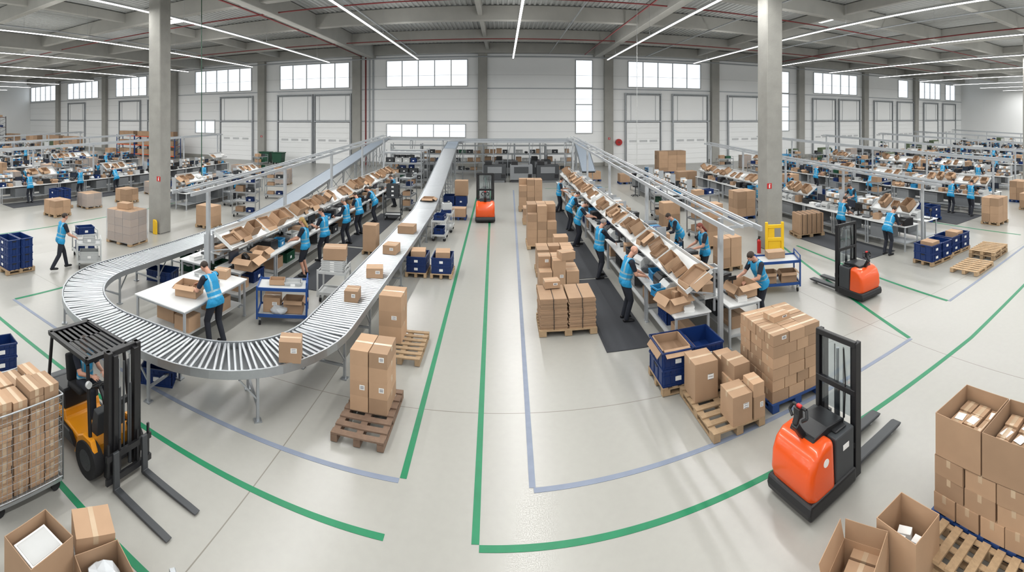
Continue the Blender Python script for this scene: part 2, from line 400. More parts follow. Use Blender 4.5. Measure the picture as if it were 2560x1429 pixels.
def pipe(name,label,pts,r,m_,cat='pipe',n=8):
    q=M(); q.tube(pts,r,n); o_=obj(name,q.mesh(name,m_)); o_['label']=label; o_['category']=cat; return o_
for x in(-14.4,8.2,29.6,-36.5): pipe('sprinkler_pipe','dark red sprinkler pipe running under the roof deck',[(x,YF+1,11.25),(x,YB-.6,11.25)],.05,DRED)
for y in(24.5,36.8): pipe('sprinkler_pipe','dark red sprinkler pipe running under the roof deck',[(-60,y,11.2),(60,y,11.2)],.04,DRED)
for x in(-8.5,4.6,14.6,-28,24): pipe('service_pipe','grey service pipe running under the roof deck',[(x,YF+1,11.25),(x,YB-.6,11.25)],.045,GIRT)
for x in(-14.1,-13.7,-13.3): pipe('drain_pipe','dark vertical pipe fixed along the wall',[(x,YB-.09,0),(x,YB-.09,11.2)],.08,DRED if x<-14 else GIRT)
pipe('cable_conduit','grey cable conduit running across the wall top',[(-70,YB-.61,10.95),(68,YB-.61,10.95)],.06,GIRT)
pipe('hanging_cable','thin dark power cable hanging from the roof',[(-12.9,16.8,2.2),(-12.9,16.8,12.3)],.02,GREENP,'cable')
pipe('hanging_cable','thin grey power cable hanging from the roof',[(7.5,25.0,1.8),(7.5,25.0,12.3)],.015,LGREY,'cable')
Y0,Y1=-8.,35.6; ZS=9.5
hs=M(); hs.b2((-.06,0,0),(.06,Y1-Y0,.08)); hsm=hs.mesh('light_housing',LGREY)
df=M(); df.b2((-.05,.02,-.03),(.05,Y1-Y0-.02,0)); dfm=df.mesh('light_diffuser',EMIT)
wr=M(); wr.cyl((0,0,.08),(0,0,2.8),.006,n=5); wrm=wr.mesh('suspension_wire',STEEL)
for k in range(-9,10):
    x=.8+7.45*k
    if x<XL+2 or x>XR-2: continue
    o_=obj('strip_light',None,(x,Y0,ZS)); o_['label']='long suspended white linear strip light, switched on'; o_['category']='ceiling light'; o_['group']='suspended strip lights'
    obj('housing',hsm,parent=o_); obj('diffuser',dfm,parent=o_)
    for t in range(6): obj('suspension_wire',wrm,(0,1+t*8,0),parent=o_)
    for nm,en,zz,ro in(('down_lamp',1800,-.05,0),('added_up_fill',260,.1,math.pi)):  # upward light is an added fill that brightens roof and walls
        L=bpy.data.lights.new(nm,'AREA'); L.shape='RECTANGLE'; L.size=.1; L.size_y=Y1-Y0; L.energy=en; L.color=(1,.995,.975)
        obj(nm,L,(0,(Y1-Y0)/2,zz),(0,ro,0),parent=o_)
for (x,y) in((-22.6,25.8),(21.6,26.2)):
    q=M(); q.b2((-.85,-.85,.0),(.85,.85,.2)); me=q.mesh('frame',LGREY); q=M(); q.b2((-.7,-.7,-.03),(.7,.7,0)); m2=q.mesh('panel',EMIT)
    put(K('ceiling_light_panel','square bright light panel set under the roof','ceiling light',None,[('frame',me),('diffuser',m2)]),(x,y,12.1))
def line(x0,y0,x1,y1,m_,w=.09):
    q=M(); p0=V((x0,y0,.002)); p1=V((x1,y1,.002)); q.beam(p0,p1,w,.003)
    nm='green' if m_ is LGREEN else 'blue-grey'
    o_=obj('floor_marking',q.mesh('floor_marking',m_)); o_['label']='straight %s marking tape line on the concrete floor'%nm; o_['category']='floor marking'; o_['group']='floor marking lines'
G,B_=LGREEN,LBLUE
line(-.31,5.18,-.80,31,G); line(-1.32,6.0,-1.62,31,G)
line(-.265,5.13,8.6,5.3,G); line(8.6,5.3,22,6.6,G); line(-1.35,5.1,-13.,5.1,G)
line(-2.6,3.46,-9,3.46,G)
line(-1.37,5.95,-10.7,5.95,B_,.085); line(-10.7,6.0,-10.75,13.,G)
line(.40,5.93,7.8,6.35,B_,.085); line(.385,5.975,.72,31,B_,.085); line(7.8,6.4,10.1,15,G)
line(10.0,6.9,10.4,14,G); line(10.0,6.85,22,7.9,B_,.085); line(-17,8,-17.2,20,G); line(-17,8.6,-30,8.6,G)
line(17.2,8.2,17.2,30,G); line(2.9,31.5,7.4,31.5,G,.08)
# ---------------------------------------------------------------- conveyors
def path_eval(pts,step):
    out=[];acc=0
    for a,b_ in zip(pts,pts[1:]):
        a=V(a);b_=V(b_);L=(b_-a).length
        t=acc
        while t<L:
            out.append((a.lerp(b_,t/L),(b_-a).normalized())); t+=step
        acc=t-L
    return out
def arc(cx,cy,r,a0,a1,z,n=14): return [(cx+r*math.cos(rad(a0+(a1-a0)*i/n)),cy+r*math.sin(rad(a0+(a1-a0)*i/n)),z) for i in range(n+1)]
def rail_mesh(pts,off,w,h0,h1,m_):
    P=[V(p) for p in pts]; q=M(); rows=[]
    for i,p in enumerate(P):
        d=((P[min(i+1,len(P)-1)]-P[max(i-1,0)])); d.z=0; d.normalize(); s_=V((d.y,-d.x,0))
        rows.append([p+s_*(off-w/2)+V((0,0,h0)),p+s_*(off+w/2)+V((0,0,h0)),p+s_*(off+w/2)+V((0,0,h1)),p+s_*(off-w/2)+V((0,0,h1))])
    vs=[v_ for r_ in rows for v_ in r_]; fs=[]
    for i in range(len(rows)-1):
        for k in range(4): a=4*i+k; b2_=4*i+(k+1)%4; fs.append((a,b2_,b2_+4,a+4))
    fs+=[(0,1,2,3),tuple(4*(len(rows)-1)+k for k in(3,2,1,0))]
    q.add(vs,fs); return q.mesh('side_rail',m_)
def leg_mesh(z,w=.98,brace=False):
    q=M()
    for s_ in(-1,1):
        q.box((s_*w/2*.95,0,z/2-.06),(.045,.045,z-.1)); q.box((s_*w/2*.95,0,.01),(.12,.12,.02))
        q.beam((s_*w/2*.95,.02,z*.45),(s_*w/2*.95,.3,z-.12),.025,.025)
    q.box((0,0,.3*min(z,1.5)),(w*.92,.04,.04)); q.box((0,0,z-.14),(w*.92,.04,.05))
    if brace:
        for s_ in(-1,1): q.beam((s_*w/2*.9,0,z*.25),(-s_*w/2*.9,0,z*.8),.03,.03)
    return q.mesh('leg',STEEL)
def conveyor(name,label,pts,rollers=True,legstep=1.6,W=.9):
    o_=obj(name,None,tuple(pts[0])); base=V(pts[0]); o_['label']=label; o_['category']='conveyor'
    for s_ in(-1,1): obj('side_rail',rail_mesh([V(p)-base for p in pts],s_*(W/2+.025),.03,-.10,.04,STEEL),parent=o_)
    obj('added_dark_pan',rail_mesh([V(p)-base for p in pts],0,W*.96,-.10,-.08,MGREY if rollers else DGREY),parent=o_)  # grey pan added below the rollers to darken the gaps between them
    if rollers:
        rm=M(); rm.cyl((-W/2,0,0),(W/2,0,0),.028,n=10); rm=rm.mesh('roller',ROLL)
        ev=path_eval(pts,.10); ev.sort(key=lambda e:e[0].x**2+e[0].y**2)
        rest=M()
        for i,(p,d) in enumerate(ev):
            a=math.atan2(d.x,d.y)
            if i<100: obj('roller',rm,p-base,(0,0,-a),o_)
            else:
                s_=V((d.y,-d.x,0)).normalized(); rest.cyl(p-base-s_*W/2,p-base+s_*W/2,.028,n=8)
        ro=obj('rollers',rest.mesh('rollers',ROLL),parent=o_); ro['kind']='stuff'
    else:
        obj('belt',rail_mesh([V(p)-base for p in pts],0,W*.97,-.02,.03,BELT),parent=o_)
    for (p,d) in path_eval(pts,legstep):
        a=math.atan2(d.x,d.y); zz=round(p.z,1)
        obj('leg',leg_mesh(max(zz,.5),W+.04,zz>1.3),(p.x-base.x,p.y-base.y,-base.z),(0,0,-a),o_)
    return o_
ZT=.80
U=[(-3.9,33.5,2.6),(-3.6,24,1.2),(-3.45,20,ZT),(-3.35,15,ZT),(-3.3,8.25,ZT)]+arc(-5.5,8.25,2.2,0,-90,ZT)[1:]+[(-6.9,5.98,ZT)]+arc(-6.9,8.4,2.42,-90,-180,ZT)[1:]+[(-9.35,15,ZT)]
conveyor('roller_conveyor','long U-shaped steel roller conveyor curving around the packing tables',U)
conveyor('belt_conveyor','inclined belt conveyor climbing then turning along the far wall',[(-3.9,33.6,2.61),(-3.9,35.3,2.85)]+arc(-2.3,35.3,1.6,180,90,3.0,8)[1:]+[(4.6,36.9,3.0)]+arc(4.6,35.5,1.4,90,0,3.0,8)[1:]+[(5.9,33,2.2),(5.7,30.2,1.3)],False,2.9)
conveyor('belt_conveyor','inclined conveyor with a blue-grey belt climbing to the upper level',[(-9.35,15.1,ZT),(-9.5,18,.95),(-9.9,37.3,3.15)],False,2.6)
conveyor('elevated_conveyor','high steel conveyor running along the far wall on tall legs',[(-10.4,38.2,3.1),(5.8,38.2,3.1)],False,2.7)
# ---------------------------------------------------------------- workbench + items
def bench_parts(L,D,top=TABLE):
    t=M(); t.box((0,0,.885),(D,L-.01,.03)); t=t.mesh('tabletop',top,.004)
    lg=M(); lg.box((0,0,.435),(.045,.045,.87)); lg.box((0,0,.01),(.07,.07,.02)); lg=lg.mesh('leg',ALU)
    sh=M(); sh.box((0,0,.28),(D*.8,L-.1,.025)); sh=sh.mesh('lower_shelf',LGREY)
    fr=M()
    for s_ in(-1,1): fr.box((s_*(D/2-.05),0,.845),(.04,L-.1,.045)); fr.box((0,s_*(L/2-.06),.845),(D-.1,.04,.045))
    fr=fr.mesh('frame',ALU)
    br_=M(); br_.box((0,0,.25),(D-.1,.04,.04)); br_=br_.mesh('brace',ALU)
    P=[('tabletop',t),('frame',fr),('lower_shelf',sh),('brace',br_,(0,L/2-.06,0)),('brace',br_,(0,-L/2+.06,0))]
    for sx_ in(-1,1):
        for sy in(-1,1): P.append(('leg',lg,(sx_*(D/2-.05),sy*(L/2-.06),0)))
    return P
BEN=K('packing_workbench','light grey packing workbench with steel frame and lower shelf','workbench',None,bench_parts(2.0,.8))
BEND=K('packing_workbench','light grey packing workbench with a dark drawer unit below','workbench',None,bench_parts(2.0,.8))
dr=M(); dr.box((0,.55,.6),(.5,.5,.46),0)
for i in range(3):
    dr.box((.255,.55,.45+i*.15),(.012,.47,.13),1); dr.box((-.255,.55,.45+i*.15),(.012,.47,.13),1)
BEND['parts'].append(('drawer_unit',dr.mesh('drawer_unit',[DGREY,GIRT])))
sb=M(); sb.box((0,0,.885),(.8,1.99,.03)); sb.box((0,0,.28),(.65,1.9,.03),1); sb.box((0,.4,.55),(.6,.9,.5),2)
for a in(-1,1):
    for b_ in(-1,1): sb.box((a*.35,b_*.94,.435),(.045,.045,.87),1)
BENS=K('packing_workbench','light grey packing workbench seen down the row','workbench',sb.mesh('workbench',[TABLE,ALU,MGREY]))
TBL=K('packing_table','large white packing table on grey steel legs','table',None,bench_parts(2.4,1.45))
def tray_mesh(L,D=.66,th=32):
    rt=Matrix.Rotation(rad(th),3,'Y')
    t=M(); t.box((0,0,0),(D,L-.02,.02),0,rt)
    e=rt@V((D/2,0,.04)); t.box(e,(.015,L-.02,.1),0,rt)
    e=rt@V((-D/2,0,.06)); t.box(e,(.015,L-.02,.14),0,rt)
    for s_ in(-1,1): e=rt@V((0,s_*(L/2-.02),.04)); t.box(e,(D,.012,.08),0,rt)
    return t.mesh('tray',TABLE)
br=M(); br.beam((-.36,0,.9-1.55),(-.36,0,.22),.04,.04); br.beam((-.36,0,-.3),(.2,0,-.17),.03,.03); br=br.mesh('bracket',ALU)
us=M(); us.box((-.3,0,-.36),(.36,1.9,.02)); us.box((-.13,0,-.33),(.012,1.9,.06)); us=us.mesh('under_shelf',LGREY)
TRAY=K('inclined_shelf','white sloping shelf above the packing benches','shelf',None,[('tray',tray_mesh(2.0)),('bracket',br,(0,-.9,0)),('bracket',br,(0,.9,0)),('under_shelf',us)])
ts=M(); ts.merge(tray_mesh(2.0),Matrix.Identity(4)); ts.beam((-.36,0,-.65),(-.3,0,.22),.05,.05,1)
TRAYS=K('inclined_shelf','white sloping shelf above the packing benches','shelf',ts.mesh('tray',[TABLE,ALU]),[])
def simple(name,label,cat,fn,mats,bev=0,parts=()):
    q=M(); fn(q); return K(name,label,cat,q.mesh(name,mats,bev),parts)
def f_mon(q):
    q.box((0,0,.01),(.2,.22,.02)); q.box((0,-.02,.15),(.04,.03,.28)); q.box((0,.0,.33),(.5,.03,.3)); q.box((0,.017,.33),(.47,.004,.27),1)
MON=simple('computer_monitor','black flat computer monitor on a stand','monitor',f_mon,[BLACK,SCREEN])
def f_pr(q):
    q.ext([(-.2,0),(.2,0),(.2,.2),(.1,.28),(-.2,.28)],0,-.2,.2,0); q.box((0,.2,.1),(.26,.02,.05),1); q.box((0,-.02,.285),(.3,.25,.01),1)
PRN=simple('label_printer','grey and black desktop label printer','printer',f_pr,[LGREY,DGREY],.01)
PRB=simple('label_printer','black desktop label printer','printer',f_pr,[BLACK,DGREY],.01)
def f_td(q):
    q.ext([(-.15,0),(.15,0),(.15,.06),(.05,.08),(-.15,.05)],0,-.04,.04,0); q.cyl((-.03,-.04,.11),(.03,-.04,.11),.065,n=14,mi=1)
TPD=simple('tape_dispenser','dark desktop tape dispenser with brown roll','tape dispenser',f_td,[DGREY,TAPE])
def f_ps(q):
    for i in range(5): q.box((R.uniform(-.01,.01),R.uniform(-.01,.01),.012+i*.022),(.21,.3,.02))
PST=simple('paper_stack','small stack of white papers','papers',f_ps,[WHITE])
def bag_mesh(m_):
    bm=bmesh.new(); bmesh.ops.create_icosphere(bm,subdivisions=2,radius=.17)
    rr_=random.Random(3)
    for v_ in bm.verts: v_.co=V((v_.co.x*1.15,v_.co.y*.9,max(v_.co.z*.6+.08,0)))*(1+rr_.uniform(-.12,.12))
    me=bpy.data.meshes.new('bag'); bm.to_mesh(me); bm.free(); me.materials.append(m_)
    return me
BAGW=K('parcel_bag','crumpled grey-white plastic parcel bag','bag',bag_mesh(BAG)); BAGB=K('parcel_bag','crumpled black plastic parcel bag','bag',bag_mesh(DGREY)); BAGC=K('parcel_bag','crumpled blue plastic parcel bag','bag',bag_mesh(CYANP))
def f_sc(q):
    q.box((0,0,.02),(.3,.3,.04)); q.box((0,0,.045),(.28,.28,.01),1); q.cyl((0,-.13,.04),(0,-.13,.32),.015,n=8); q.box((0,-.13,.35),(.18,.04,.09),2)
SCL=simple('bench_scale','small silver bench scale with a display','scale',f_sc,[DGREY,STEEL,BLACK])
def f_br(q):
    q.box((0,0,.02),(.35,.9,.03),0)
    for s_ in(-1,1): q.box((0,s_*.45,.35),(.3,.02,.7),0)
    for l_ in range(3):
        q.box((0,0,.02+l_*.23),(.33,.9,.015),0)
        for i in range(5): q.box((0,-.35+i*.175,.095+l_*.23),(.3,.155,.13),1+(i*2+l_)%3)
BRK=simple('parts_bin_rack','bench-top rack holding rows of small coloured bins','bin rack',f_br,[ALU,BLUEP,DGREY,CYANP])
BRK2=simple('parts_bin_rack','bench-top rack holding rows of small brown and white bins','bin rack',f_br,[ALU,CARD,WHITE,LGREY])
def f_st(q):
    q.cyl((0,0,.58),(0,0,.64),.17,n=18); q.cyl((0,0,.08),(0,0,.58),.03,n=8,mi=1)
    for i in range(5):
        t=i*2*math.pi/5; q.beam((0,0,.1),(.27*math.cos(t),.27*math.sin(t),.05),.04,.03,1); q.cyl((.27*math.cos(t),.27*math.sin(t),0),(.27*math.cos(t),.27*math.sin(t),.05),.025,n=6,mi=1)
STL=simple('work_stool','black round work stool on a five-star base','stool',f_st,[BLACK,DGREY])
def clutter(x,y,z,i,grp='items on the packing benches'):
    k=i%14; rz=R.uniform(-.3,.3)
    if k in(0,): put(MON,(x,y,z),R.choice([1.57,-1.57])+rz,group=grp)
    elif k==1: put(R.choice([PRN,PRB]),(x,y,z),R.choice([1.57,-1.57])+rz*.3,group=grp)
    elif k==2: put(R.choice([BAGW,BAGB]),(x,y,z),rz*5,group=grp)
    elif k in(3,): opencart(x,y,z,.42,.32,.22,rz+1.57,.4,group='open boxes on the benches')
    elif k in(4,11): crate(x,y,z,.4,.3,.2,R.choice([BLUEP,LGREY,DGREY,CYANP]),1.57+rz*.3)
    elif k==5: put(PST,(x,y,z),rz,group=grp)
    elif k==6: put(TPD,(x,y,z),1.57+rz,group=grp)
    elif k in(7,8): carton(x,y,z,R.uniform(.25,.4),.28,R.uniform(.12,.3),rz,group='cartons on the benches')
    elif k in(9,): put(BAGB if i%2 else BAGC,(x,y,z),rz*5,group=grp)
    elif k==10: put(SCL,(x,y,z),rz,group=grp)
    elif k==12: put(PRN,(x,y,z),rz+1.57,group=grp)
    else: put(PRB,(x,y,z),rz+1.57,group=grp)
def tilted_boxes(xc,y,zc,face,n=3,grp='open boxes on the sloping shelf'):
    th=rad(32)*face
    yy=y-.93
    while yy<y+.7:
        w=R.choice([.26,.32,.38,.46,.54])
        if yy+w>y+.97: break
        d=R.choice([.30,.38,.46]); h=R.choice([.08,.12,.2,.3]); c_=yy+w/2
        nrm=Matrix.Rotation(th,3,'Y')@V((0,0,1)); dx=Matrix.Rotation(th,3,'Y')@V((R.uniform(-.08,.08)*face,0,0)); p=V((xc,c_,zc))+nrm*.03+dx
        t=R.random(); ro=(0,th,R.uniform(-.2,.2))
        if t<(.84 if n>2 else .75): opencart(p.x,p.y,p.z,d,w,h,ro,R.choice([0.,0.,.3,.5]),label='open cardboard box tilted on the white sloping shelf',group=grp)
        elif t<.93: put(PST,tuple(p),ro,label='stack of white papers lying on the sloping shelf',group='papers on the sloping shelf')
        yy+=w+R.uniform(.03,.18 if n>2 else .5)
def rail_thing(x,y0,y1,z0,z1,lab='silver overhead rail frame carried on posts above the benches'):
    o_=obj('overhead_rail',None,(x,y0,0)); o_['label']=lab; o_['category']='rail'
    L=y1-y0; e=1.0
    for dx,w,h,dz in((-.3,.045,.09,0),(-.1,.03,.045,.08),(.1,.03,.045,.08),(.3,.045,.09,0)):
        q=M(); q.beam((dx,-e,z0-e*(z1-z0)/L+dz),(dx,L,z1+dz),w,h); obj('beam',q.mesh('beam',ALU),parent=o_)
    n_=max(2,int(L/4.3)+1)
    for i in range(n_):
        yy=.1+i*(L-.5)/(n_-1); zz=z0+(z1-z0)*yy/L-.02
        q=M(); q.box((0,yy,zz/2),(.09,.09,zz)); q.box((0,yy,.01),(.22,.22,.02)); obj('post',q.mesh('post',ALU),parent=o_)
    for i in range(int(L/1.4)):
        yy=i*1.4-.6; zz=z0+(z1-z0)*yy/L-.02
        q=M(); q.box((0,yy,zz),(.62,.04,.05)); obj('crossbar',q.mesh('crossbar',ALU),parent=o_)
    return o_
def row(xc,y0,y1,off=.6,detail=True,shelf=(1,-1),rail=(3.0,3.6),zs=1.55,dens=3,tray=1.):
    n_=int((y1-y0)/2); i0=R.randrange(11)
    for i in range(n_):
        yc=y0+1+2*i
        for s_ in(-1,1):
            bx=xc+s_*off
            put((BEND if (i+s_)%3==0 else BEN) if detail else BENS,(bx,yc,0),0,group='packing benches in rows')
            for k in range(dens):
                i0+=R.choice([1,2,3,4,5]); clutter(bx+s_*R.uniform(-.02,.1),yc-1+(k+.5)*2/dens,.90,i0)
            if detail:
                carton(bx,yc-.5,.293,.5,.4,R.uniform(.2,.36),1.57,far=True,group='cartons under the benches')
                if (i+s_)%3: crate(bx,yc+.3,.293,.6,.4,.3,R.choice([BLUEP,GREENP,DGREY,DGREY]),1.57)
            if s_ not in shelf and R.random()<.75: put(R.choice([BRK,BRK2,BRK2]),(xc+s_*.3,yc+R.uniform(-.4,.4),.9),0,group='parts bin racks')
            if R.random()<.25 and s_ not in shelf: put(STL,(bx+s_*.75,yc+R.uniform(-.5,.5),0),0,group='work stools')
        for s_ in shelf:
            sx_=xc+s_*.45
            if R.random()<tray:
                put(TRAY if detail else TRAYS,(sx_,yc,zs),0 if s_>0 else math.pi,group='sloping shelves above the benches')
                tilted_boxes(sx_,yc,zs,s_,3 if detail else 2)
                if detail:
                    for kk in range(3): carton(sx_-s_*.3,yc-.6+kk*.6,zs-.35,.28,R.uniform(.25,.45),R.uniform(.1,.2),0,far=True,group='cartons on the shelf below the tray')
            else:
                put(R.choice([BRK,BRK2]),(xc+s_*.3,yc-.4,.9),0,group='parts bin racks'); put(MON,(xc+s_*.35,yc+.5,.9),-1.57*s_,group='items on the packing benches')
                for kk in range(2): clutter(xc,yc-.5+kk,.9,i0+kk*3)
    if rail: rail_thing(xc,y0-.1,y1,rail[0],rail[1])
row(-7.3,9.8,28,rail=(3.0,3.7),shelf=(1,),zs=1.6,dens=4)
row(4.3,8.4,28.4,rail=(2.78,3.6),shelf=(-1,),zs=1.5,dens=4)
row(13.7,10.6,28.6,rail=(2.45,3.1),shelf=(-1,),detail=False,dens=4,zs=1.45,tray=.6)
row(-24,10,34,rail=(2.9,3.4),shelf=(1,),detail=False,dens=4,tray=.5)
row(21,11.6,33.6,rail=(2.7,3.3),shelf=(-1,),detail=False,dens=4,tray=.5)
row(28.5,14,34,rail=(2.6,3.2),shelf=(-1,),detail=False,dens=3,tray=.4)
row(36.5,16,34,rail=(2.6,3.2),shelf=(-1,),detail=False,dens=3,tray=.3)
row(45,18,36,rail=(2.6,3.2),shelf=(-1,),detail=False,dens=2,tray=.2)
row(55,21,37,rail=(2.6,3.2),shelf=(-1,),detail=False,dens=2,tray=0)
row(-33.2,16,32,rail=(2.8,3.2),shelf=(1,),detail=False,dens=3,tray=.3)
row(-44,20,34,rail=(2.8,3.2),shelf=(1,),detail=False,dens=2,tray=.2)
row(-55,22,34,rail=None,shelf=(1,),detail=False,dens=1,tray=0)
row(-16.2,18.5,26.5,rail=None,shelf=(1,),detail=False,dens=4,tray=.3)
row(9.3,22,30,off=.42,rail=None,shelf=(),detail=False,dens=3)
put(TBL,(-6.65,8.35,0),0)
opencart(-6.45,7.95,.90,.5,.42,.26,.25,.35,label='open cardboard box being packed on the white table')
for i in range(4): carton(-6.62+R.uniform(-.02,.02),7.8+R.uniform(-.03,.05)+i*.09,.912,.14,.08,.12,.2,far=True,label='small retail carton inside the open box',group='small cartons inside the open box')
crate(-6.9,9.1,.9,.4,.3,.1,LGREY,0); put(TPD,(-6.3,8.8,.9),.5); carton(-6.5,9.3,.9,.34,.3,.2,.2)
for (x,y,z,w,d,h) in((-6.9,7.9,.293,.5,.5,.3),(-6.4,8.9,.293,.5,.5,.3),(-6.3,7.7,.293,.4,.4,.3)): carton(x,y,z,w,d,h,far=True,group='cartons under the packing table')
opencart(-6.35,10.25,.90,.5,.55,.3,.1,.4); opencart(-6.45,11.1,.90,.4,.45,.3,.1,.4)
opencart(3.45,8.85,.905,.5,.5,.3,.2,.35); opencart(5.05,8.85,.905,.5,.5,.3,.1,.35,label='open cardboard box being packed on the bench')
crate(3.45,9.6,.905,.4,.3,.2,CYANP,.2)
def mat_(x0,x1,y0,y1):
    q=M(); q.b2((x0,y0,.001),(x1,y1,.014)); o_=obj('rubber_floor_mat',q.mesh('floor_mat',MATM)); o_['label']='dark grey anti-fatigue rubber mat on the floor beside benches'; o_['category']='mat'; o_['group']='anti-fatigue mats'
for a in((2.12,3.15,9.2,13.5),(2.12,3.15,13.6,17.6),(2.2,3.15,17.8,25),(-6.1,-5.05,11.8,16.2),(-6.1,-5.05,16.4,22.5),(11.1,12.6,11,15),(17.4,19.8,11.5,16),(-22.9,-21.6,12,26)): mat_(*a)
# ---------------------------------------------------------------- carts
def cart_kind(m_,W=1.15,D=.7,H=.86,name='trolley',lv=(.22,None)):
    q=M(); q.box((0,0,0),(W,D,.03),1)
    for s_ in(-1,1): q.box((0,s_*D/2,.02),(W,.03,.07)); q.box((s_*W/2,0,.02),(.03,D,.07))
    fr=q.mesh('deck',[m_,LGREY])
    po=M(); po.box((0,0,H/2+.05),(.04,.04,H-.1)); po=po.mesh('upright',m_)
    ca=M(); ca.cyl((-.02,0,.06),(.02,0,.06),.06,n=14,mi=0); ca.box((0,0,.13),(.05,.05,.06),1); ca=ca.mesh('caster',[RUBBER,STEEL])
    hd=M(); hd.tube([(0,-D/2,H),(0,-D/2,H+.15),(0,D/2,H+.15),(0,D/2,H)],.016); hd=hd.mesh('handle',m_)
    P=[('deck',fr,(0,0,H-.03 if z is None else z)) for z in lv]+[('handle',hd,(W/2,0,0))]
    for a in(-1,1):
        for b_ in(-1,1): P+= [('upright',po,(a*W/2,b_*D/2,.05)),('caster',ca,(a*(W/2-.06),b_*(D/2-.06),0))]
    return K(name,'blue steel two-tier trolley on casters','trolley',None,P)
CART=cart_kind(BLUEF); CARTG=cart_kind(LGREY,.75,.55,.8); CARTG['label']='grey steel two-tier trolley on casters'
CARTD=cart_kind(DGREY,.8,.6,1.1); CARTD['label']='dark steel trolley on casters'
CARTT=cart_kind(STEEL,1.2,.6,1.7,'shelf_trolley',(.22,.75,1.2,None)); CARTT['label']='tall steel shelf trolley with several decks'
put(CART,(-5.05,9.75,0),rad(22),label='blue steel trolley loaded with boxes and bags')
carton(-5.3,9.7,.24,.4,.4,.34,.35); opencart(-4.8,9.85,.24,.44,.4,.3,.3,.3); put(BAGW,(-5.05,9.55,.24),.4)
opencart(-5.2,9.75,.85,.36,.26,.12,.4,0); crate(-4.85,9.9,.85,.4,.3,.08,LGREY,.38)
put(CART,(7.3,10.75,0),rad(-22),label='blue steel trolley with open carton and parts below')
carton(7.35,10.95,.85,.5,.35,.18,-.3); opencart(7.0,10.85,.24,.5,.4,.28,-.4,.3); opencart(7.55,10.6,.24,.45,.4,.28,-.4,.3)
put(CARTG,(-4.38,11.4,0),.1,label='small trolley stacked with white trays')
for i in range(5): crate(-4.38,11.4,.8+i*.055,.6,.4,.075,LGREY,.1,label='shallow light grey tray in a stack')
carton(-4.36,11.45,1.11,.6,.5,.3,.25,label='large brown carton resting on the stacked trays')
put(CARTD,(-5.2,21.4,0),.1)
for i in range(3): crate(-5.2,21.4,1.09+i*.2,.6,.4,.2,DGREY,.1)
put(CARTG,(-2.5,18.2,0),1.57); crate(-2.5,18.2,.8,.6,.4,.2,BLUEP,1.5); crate(-2.5,18.2,.24,.6,.4,.25,BLUEP,1.5)
put(CARTG,(-2.4,19.6,0),1.57); crate(-2.4,19.6,.8,.6,.4,.14,BLUEP,1.57); put(PRN,(-2.4,19.6,.93),.3)
put(CARTG,(-12.7,9.9,0),1.2); crate(-12.7,9.9,.8,.6,.4,.25,BLUEP,1.2); crate(-12.7,9.9,.24,.6,.4,.3,BLUEP,1.2)
put(CARTG,(-11.7,9.3,0),.9); crate(-11.7,9.3,.8,.4,.3,.2,LGREY,.9); crate(-11.7,9.3,.24,.6,.4,.3,LGREY,.9)
def tall_trolley(x,y,r_):
    put(CARTT,(x,y,0),r_,group='tall shelf trolleys')
    for zz in(.24,.77,1.22,1.69):
        if R.random()<.75: crate(x+.25*math.cos(r_),y+.25*math.sin(r_),zz,.4,.3,.2,R.choice([BLUEP,BLUEP,DGREY,GREENP]),r_)
        if R.random()<.6: carton(x-.28*math.cos(r_),y-.28*math.sin(r_),zz,.4,.36,R.uniform(.18,.32),r_,far=True,group='cartons on trolleys')
# ---------------------------------------------------------------- pallet stacks
stack(-2.1,7.28,2,1,4,.315,.62,.24,z=PH,pal=None,far=False,label='closed brown carton in a neat stack on weathered pallet'); put(PALO,(-2.1,7.05,0),0,scale=(1.02,1.12,1))
put(PAL,(-2.0,9.35,0),0,label='pale wooden pallet partly covered by cartons'); stack(-2.33,9.6,1,1,3,.5,.6,.32,pal=None,far=False)
put(PAL,(1.45,10.55,0),0,scale=(1.62,.82,1),label='pale wooden pallet carrying strapped cardboard bundles')
for x in(1.13,1.77):
    for k in range(3): put(bundle_kind(.62,.9,.22,9),(x+R.uniform(-.01,.01),10.55,PH+k*.224),0,group='strapped cardboard bundles')
carton(1.15,10.85,PH+.69,.36,.3,.16,.1,far=False)
stack(1.5,12.5,3,2,3,.36,.4,.3,skip=((0,0,2),(2,1,2),(2,0,2)))
carton(1.7,12.3,PH+.9,.4,.34,.2,.3)
stack(1.6,14.3,3,2,2,.38,.4,.34,skip=((1,0,1),))
stack(1.45,17.4,3,3,5,.36,.36,.29,skip=((2,0,4),(2,0,3),(0,0,4)),far=True)
stack(2.0,15.9,1,1,2,.5,.5,.3,far=True)
stack(1.45,24.2,3,2,5,.4,.42,.3,far=True,skip=((0,0,4),))
stack(1.5,21.2,3,2,2,.38,.4,.3,far=True)
put(PAL,(3.45,6.75,0),0,scale=(1.12,1.12,1),label='pale wooden pallet carrying several upright cartons')
for (x,y,w,d,h) in((3.27,7.12,.42,.46,.62),(3.5,6.3,.34,.42,.44),(3.74,6.75,.32,.4,.36)): carton(x,y,PH,w,d,h,0,group='cartons on the open pallet',far=False,lab=True)
carton(3.76,6.8,PH+.36,.3,.44,.26,.05,far=False); carton(3.78,7.2,PH,.3,.4,.5,0,far=False); carton(3.80,6.25,PH,.2,.34,.34,0,far=False,lab=True); carton(3.79,6.25,PH+.34,.2,.32,.2,0,far=False)
put(PALB,(4.65,6.78,0),0,scale=(1.3,.95,1))
